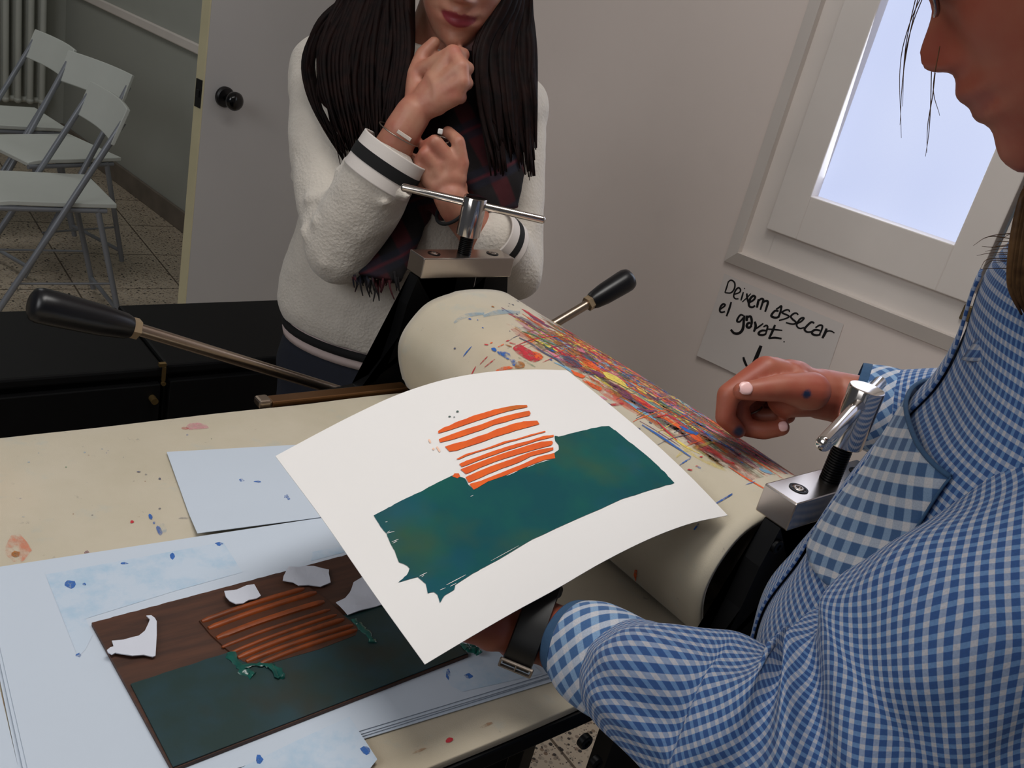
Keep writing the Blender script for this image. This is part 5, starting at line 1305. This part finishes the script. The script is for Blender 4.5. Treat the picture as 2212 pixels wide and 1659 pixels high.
bm = BM(); uvl = bm.loops.layers.uv.new('UVMap'); L = []
for z in zs: L.append([bm.verts.new(torso_pt(2*math.pi*k/NQ, z)) for k in range(NQ)])
for i in range(90):
    for k in range(NQ):
        j = (k+1) % NQ; f = bm.faces.new((L[i][k], L[i][j], L[i+1][j], L[i+1][k]))
        for l, (a, b_) in zip(f.loops, ((k, i), (k+1, i), (k+1, i+1), (k, i+1))):
            kk = a if a <= NQ/2 else a-NQ if k >= NQ/2 else a
            l[uvl].uv = (kk/NQ*.92, zs[b_])
me = bpy.data.meshes.new('shirt'); bmesh.ops.recalc_face_normals(bm, faces=bm.faces); bm.to_mesh(me); bm.free()
shirt = link('shirt', me, M_small, B, label='blue and white gingham shirt body')
sd = shirt.modifiers.new('thick', 'SOLIDIFY'); sd.thickness = .0012; sd.offset = -1
def patch(name, fn, nu, nv, m, parent, us, vs_, th=.0012, label=None):
    bm = BM(); uvl = bm.loops.layers.uv.new('UVMap'); g = [[bm.verts.new(fn(i/nu, j/nv)) for i in range(nu+1)] for j in range(nv+1)]
    for j in range(nv):
        for i in range(nu):
            f = bm.faces.new((g[j][i], g[j][i+1], g[j+1][i+1], g[j+1][i]))
            for l, (a, b_) in zip(f.loops, ((i, j), (i+1, j), (i+1, j+1), (i, j+1))): l[uvl].uv = (a/nu*us, b_/nv*vs_)
    me = bpy.data.meshes.new(name); bm.normal_update(); bm.to_mesh(me); bm.free()
    o = link(name, me, m, parent, label=label); sd = o.modifiers.new('thick', 'SOLIDIFY'); sd.thickness = th; sd.offset = 0; return o
# front placket
patch('placket', lambda u, v: torso_pt(-.10+.20*u, .81+.53*v, .0032), 6, 80, M_small, shirt, .03, .53, .002)
# chest pocket with a gaping top edge
def pocket_pt(u, v, off=.0028):
    # u across (front to side), v from bottom to top
    q = -.24+1.04*u; z = 1.126+.020*math.sin(math.pi*u)*0+.118*v
    if v < .16: z += (.16-v)/.16*.016*(abs(2*u-1)**2.2)
    gape = .007*math.sin(math.pi*min(1, max(0, u)))**.7*max(0, v-.45)**1.5*2.4
    return torso_pt(q, z, off+gape+.0012*mnoise.noise(V((u*3, v*3, 9))))
pk = patch('pocket', pocket_pt, 30, 30, M_large, shirt, .135, .118, .0014, 'chest pocket in a larger check')
bm = BM(); tube(bm, [pocket_pt(k/30, 1.0, .0034) for k in range(31)], .0017, 8); tube(bm, [pocket_pt(0, k/20, .003) for k in range(21)], .0009, 6); tube(bm, [pocket_pt(1, k/20, .003) for k in range(21)], .0009, 6)
obj('pocket_trim', bm, M_trim, pk, smooth=True)
# near sleeve
def fold_l(v, a, arc, p):
    n = mnoise.noise
    e = math.exp(-((v-.50)/.16)**2)
    r = (.0085*e*math.sin(a*3.0+v*46))+.0042*math.exp(-((v-.72)/.14)**2)*math.sin(arc*95+a*2.2)
    r += .0085*n(V((math.cos(a)*1.3, math.sin(a)*1.3, arc*9)))+.0030*n(V((math.cos(a)*2.6, math.sin(a)*2.6, arc*26)))
    r += .0042*math.exp(-((v-.22)/.16)**2)*math.sin(arc*40-a*2)
    return r*min(1, v*8)*min(1, (1-v)*14)
cfA, cfB = D(1356, 1452, .668), D(1246, 1388, .703)
slv = sleeve('sleeve', [pb_(.0, -.165, 1.25), pb_(-.055, -.150, 1.228), pb_(-.088, -.122, 1.178), pb_(-.102, -.098, 1.122), pb_(-.110, -.070, 1.082), pb_(-.113, -.036, 1.060), pb_(-.107, .004, 1.054), pb_(-.100, .040, 1.049), cfA],
    [.070, .075, .075, .073, .069, .063, .055, .046, .0375], M_smallb, shirt, 110, None, fold_l, 14)
slv['label'] = 'near sleeve, bent at the elbow'
axc = (cfB-cfA).normalized()
def fold_c(v, a, arc, p): return .0012*math.sin(a*3+1)+.0012*mnoise.noise(p*40)
cu = sleeve('cuff', [cfA-axc*.004, cfA.lerp(cfB, .35), cfA.lerp(cfB, .7), cfB], [.0392, .0400, .0385, .0335], M_largec, slv, 64, .20, fold_c, 8); cu['label'] = 'turned cuff in a larger check'
tr = sleeve('cuff_trim', [cfB-axc*.001, cfB+axc*.005, cfB+axc*.010], [.0335, .0318, .0300], M_trim, cu, 48, .2, None, 4)
# far sleeve
cfC, cfD = D(1925, 893, .94), D(1852, 868, .95)
slr = sleeve('sleeve', [pb_(.09, -.135, 1.305), pb_(.17, -.138, 1.300), pb_(.235, -.142, 1.265), pb_(.315, -.160, 1.195), pb_(.345, -.155, 1.165), pb_(.35, -.10, 1.158), cfC], [.060, .066, .066, .060, .056, .052, .044], M_small, shirt, 64, None, lambda v, a, arc, p: .004*mnoise.noise(p*24)*min(1, (1-v)*10), 12)
axd = (cfD-cfC).normalized()
cu2 = sleeve('cuff', [cfC-axd*.006, cfC.lerp(cfD, .5), cfD], [.0455, .0445, .0410], M_largec, slr, 48, .24, None, 8)
sleeve('cuff_trim', [cfD-axd*.001, cfD+axd*.004, cfD+axd*.008], [.0412, .0405, .0395], M_trim, cu2, 48, .24, None, 4)
# collar: a stand round the neck with two turned-down leaves
def collar_pt(u, v):
    q = -math.pi*.90*(2*u-1)+math.pi       # opening at the front
    w, d_ = .064+.014*(1-v)**1.0, .062+.016*(1-v)
    s, co_ = math.sin(q), math.cos(q)
    up_ = 1.345+.055*(1-.35*max(0, co_))
    z = up_-.055*(1-v)*(1+.35*max(0, co_)**2)-.016*max(0, co_)
    return pb_(.045-s*w, -.128+co_*d_, z)
col_ = patch('collar', collar_pt, 60, 8, M_small, shirt, .40, .05, .0022)
patch('collar_stand', lambda u, v: pb_(.045-math.sin(2*math.pi*u*.96+.12)*.0615, -.13+math.cos(2*math.pi*u*.96+.12)*.060, 1.352+.046*v), 48, 4, M_small, col_, .36, .04, .0015)
# ink spot on the sleeve, trousers, shoes
t = NT('dark_trousers'); co = t.co(); t.col(t.mix(t.noise(co, 100, 3), rgb((16, 16, 20)), rgb((24, 24, 30)))); t.set(Roughness=.9); M_trou = t.m
bm = BM()
rings(bm, [[tb(.166*math.cos(q), -.138+.112*math.sin(q), z) for q in (2*math.pi*k/36 for k in range(36))] for z in (.74, .80, .86, .93)], True, True)
for s in (-1, 1): capsule(bm, tb(s*.084, -.138, .78), tb(s*.09, -.16, .47), .094, .070, 18); capsule(bm, tb(s*.09, -.16, .47), tb(s*.095, -.25, .10), .068, .060, 18)
link('trousers', bake('trousers', bm, .006, 4), M_trou, B)
for s in (-1, 1):
    bm = BM(); an = tb(s*.097, -.25, 0); capsule(bm, an+UZ*.045-fB*.03, an+UZ*.04+fB*.15, .043, .034, 16); capsule(bm, an+UZ*.05, an+UZ*.1, .045, .05, 16)
    me = bake('shoe', bm, .005, 4)
    for v in me.vertices: v.co.z = max(v.co.z, .001)
    link('shoe', me, M_shoe, B)
# wristwatch on the near wrist
axw = ((mcU[1]+mcU[2])/2-D(1240, 1392, .70)).normalized(); xw, yw, zw = frame_from(axw, CAM-wL)
c_ = w2.lerp(wL, .12)-axw*.002; bwr = BVHTree.FromPolygons([v.co.copy() for v in meB.vertices], [tuple(p.vertices) for p in meB.polygons])
def wrist_r(q, h):
    d_ = xw*math.cos(q)+yw*math.sin(q); o_ = c_+zw*h+d_*.05; hit = bwr.ray_cast(o_, -d_, .05)
    return (.05-(hit[0]-o_).length) if hit[0] is not None else .026
bm = BM(); rs = []; NS = 60
rr_ = [max(wrist_r(2*math.pi*k/NS, h) for h in (-.011, 0, .011)) for k in range(NS)]
for _ in range(3): rr_ = [max(rr_[k], (rr_[k-1]+rr_[k]+rr_[(k+1) % NS])/3) for k in range(NS)]
for k in range(NS):
    q = 2*math.pi*k/NS; d_ = xw*math.cos(q)+yw*math.sin(q); r_ = rr_[k]+.0006
    rs.append([c_+d_*(r_+o)+zw*h for o, h in ((0, -.0115), (.0034, -.0105), (.0034, .0105), (0, .0115))])
rs.append(rs[0]); rings(bm, rs, True, False); bmesh.ops.remove_doubles(bm, verts=bm.verts, dist=1e-6)
ws = obj('wristwatch', bm, mat('black_leather_strap', (9, 9, 10), .5), B, smooth=True, auto=40, label='black wristwatch strap with a steel buckle')
qb = min((k for k in range(NS)), key=lambda k: abs(((c_+(xw*math.cos(2*math.pi*k/NS)+yw*math.sin(2*math.pi*k/NS))*rr_[k])-D(1170, 1440, .705)).length))
bdir = xw*math.cos(2*math.pi*qb/NS)+yw*math.sin(2*math.pi*qb/NS); Rb = rr_[qb]+.0052
bm = BM(); sd_ = zw.cross(bdir)
for h in (-.0125, .0125): box(bm, c_+bdir*Rb+zw*h, .013, .0018, .0024, (sd_, zw, bdir))
for h in (-.0065, .0065): box(bm, c_+bdir*Rb+sd_*h, .0018, .026, .0024, (sd_, zw, bdir))
box(bm, c_+bdir*(Rb+.001), .011, .0012, .0016, (sd_, zw, bdir)); obj('buckle', bm, M_silver, ws, bevel=.0004)
bm = BM(); qc = (qb+NS//2) % NS; cdir = xw*math.cos(2*math.pi*qc/NS)+yw*math.sin(2*math.pi*qc/NS); lathe(bm, c_+cdir*(rr_[qc]+.0042), cdir, [(0, 0), (0, .0145), (.004, .0145), (.005, .013), (.005, 0)], 32); obj('watch_case', bm, M_blackpl, ws, auto=40)
# ring on the far hand
rc = D(1624, 886, .955); bm = BM(); x_, y_, z_ = frame_from(D(1625, 900, .958)-D(1612, 868, .955)); tube(bm, [rc+x_*(.0106*math.cos(q))+y_*(.0106*math.sin(q)) for q in (2*math.pi*k/24 for k in range(25))], .0011, 6, cap=False); obj('ring', bm, M_silver, B, smooth=True)
# hair
M_hairB = hairmat('light_brown_hair', (58, 38, 24), (104, 76, 48), .45)
bm = BM(); rh = random.Random(9); hb_ = lambda x, y, z: MhB @ V((x, y, z))
ax = [MhB.to_3x3() @ V(q) for q in ((1, 0, 0), (0, 1, 0), (0, 0, 1))]
ellipsoid(bm, hb_(0, -.026, .034), ax, .082, .084, .096, 30, 18)
for s in (-1, 1):
    for k in range(70):
        f = rh.random(); y0 = .055-.10*f
        P_ = [hb_(s*.01, y0+.02, .120-.02*f), hb_(s*(.070+.006*rh.random()), y0, .075), hb_(s*(.083+.004*rh.random()), y0-.035, .02), hb_(s*(.080+.012*rh.random()), y0-.055, -.03)]
        b0 = P_[-1]; P_ += [b0+V((0, 0, -.07))-fB*.012+rB*s*.012, b0+V((0, 0, -.145))-fB*(.012+.02*rh.random())+rB*s*.018]
        tube(bm, catmull(P_, 5), [.004, .007, .007, .005, .001], 7, flat=.5)
hr = obj('hair', bm, M_hairB, B, smooth=True, label='shoulder-length light brown hair')
bm = BM()
for pts in ([(2000, -30, .50), (1962, 60, .50), (1944, 150, .50), (1947, 298, .50)], [(1990, -30, .505), (1966, 70, .505), (1950, 170, .505), (1944, 270, .505)], [(2004, -30, .50), (1972, 50, .50), (1954, 130, .50), (1950, 230, .50)], [(2012, 155, .505), (2010, 230, .505), (2006, 290, .505), (1999, 338, .505)], [(2020, 158, .505), (2014, 210, .505), (2004, 270, .505), (2002, 330, .505)], [(2030, 100, .50), (2016, 190, .50), (2030, 250, .50)], [(1984, -30, .50), (1958, 90, .50), (1948, 200, .50)]):
    tube(bm, catmull([D(*p) for p in pts], 8), [.00028, .00026, .00012], 5)
for k in range(14):
    x0 = 2150+rh.uniform(-10, 60); y0 = 540+rh.uniform(-40, 40); tube(bm, catmull([D(x0+40, y0, .52), D(x0-10, y0+rh.uniform(-6, 8), .52), D(x0-rh.uniform(24, 50), y0+rh.uniform(-4, 24), .52)], 6), [.0003, .0002, .0001], 4)
obj('stray_wisps', bm, M_hairB, hr, smooth=True, label='thin loose wisps of hair')
bm = BM()
for k in range(60):   # lock hanging past the near cheek onto the collar
    x_ = 2192+rh.uniform(-6, 90); h0 = hb_(-.080-.004*rh.random(), -.01-.03*rh.random(), .03); lp = [(x_+62, 330, .50), (x_+22, 430, .505), (x_, 540+rh.uniform(-10, 10), .51), (x_-4, 620, .515), (x_+10+rh.uniform(-10, 16), 690+rh.uniform(-50, 10), .52)]
    tube(bm, catmull([h0]+[D(*p) for p in lp], 5), [.0020, .0030, .0030, .0026, .0008], 6, flat=.6)
obj('hanging_lock', bm, M_hairB, hr, smooth=True)
# ================================================================== LIGHT
def area(name, loc, target, sx, sy, power, col=(1, 1, 1)):
    l = bpy.data.lights.new(name, 'AREA'); l.shape = 'RECTANGLE'; l.size = sx; l.size_y = sy; l.energy = power; l.color = col
    o = bpy.data.objects.new(name, l); COL.objects.link(o); o.location = loc
    o.rotation_euler = (V(target)-V(loc)).to_track_quat('-Z', 'Y').to_euler(); return o
area('ceiling_lamp_light', (.55, .5, 2.72), (.55, .5, 0), 1.3, .55, 3.6, (1, .97, .93)).data.spread = R(95)
area('window_daylight', wp(.63, 1.62, .03), wp(.63, 1.3, 3), .32, .85, 1.6, (.82, .89, 1))
area('left_fill_light', (-1.7, .5, 2.2), (.9, 1.2, 1.0), 1.5, 1.2, 19, (.97, .98, 1))  # fill added from the left to brighten the walls, no window stands there
area('far_room_light', (.3, 4.3, 2.72), (.3, 4.3, 0), .9, .9, 9, (1, 1, .98))
w = bpy.data.worlds.new('World'); scene.world = w; w.use_nodes = True
bg = w.node_tree.nodes['Background']; bg.inputs[0].default_value = (.85, .9, 1, 1); bg.inputs[1].default_value = .06
vs = scene.view_settings; vs.view_transform = 'Standard'; vs.look = 'None'; vs.gamma = 1; vs.exposure = 0; vs.use_curve_mapping = False
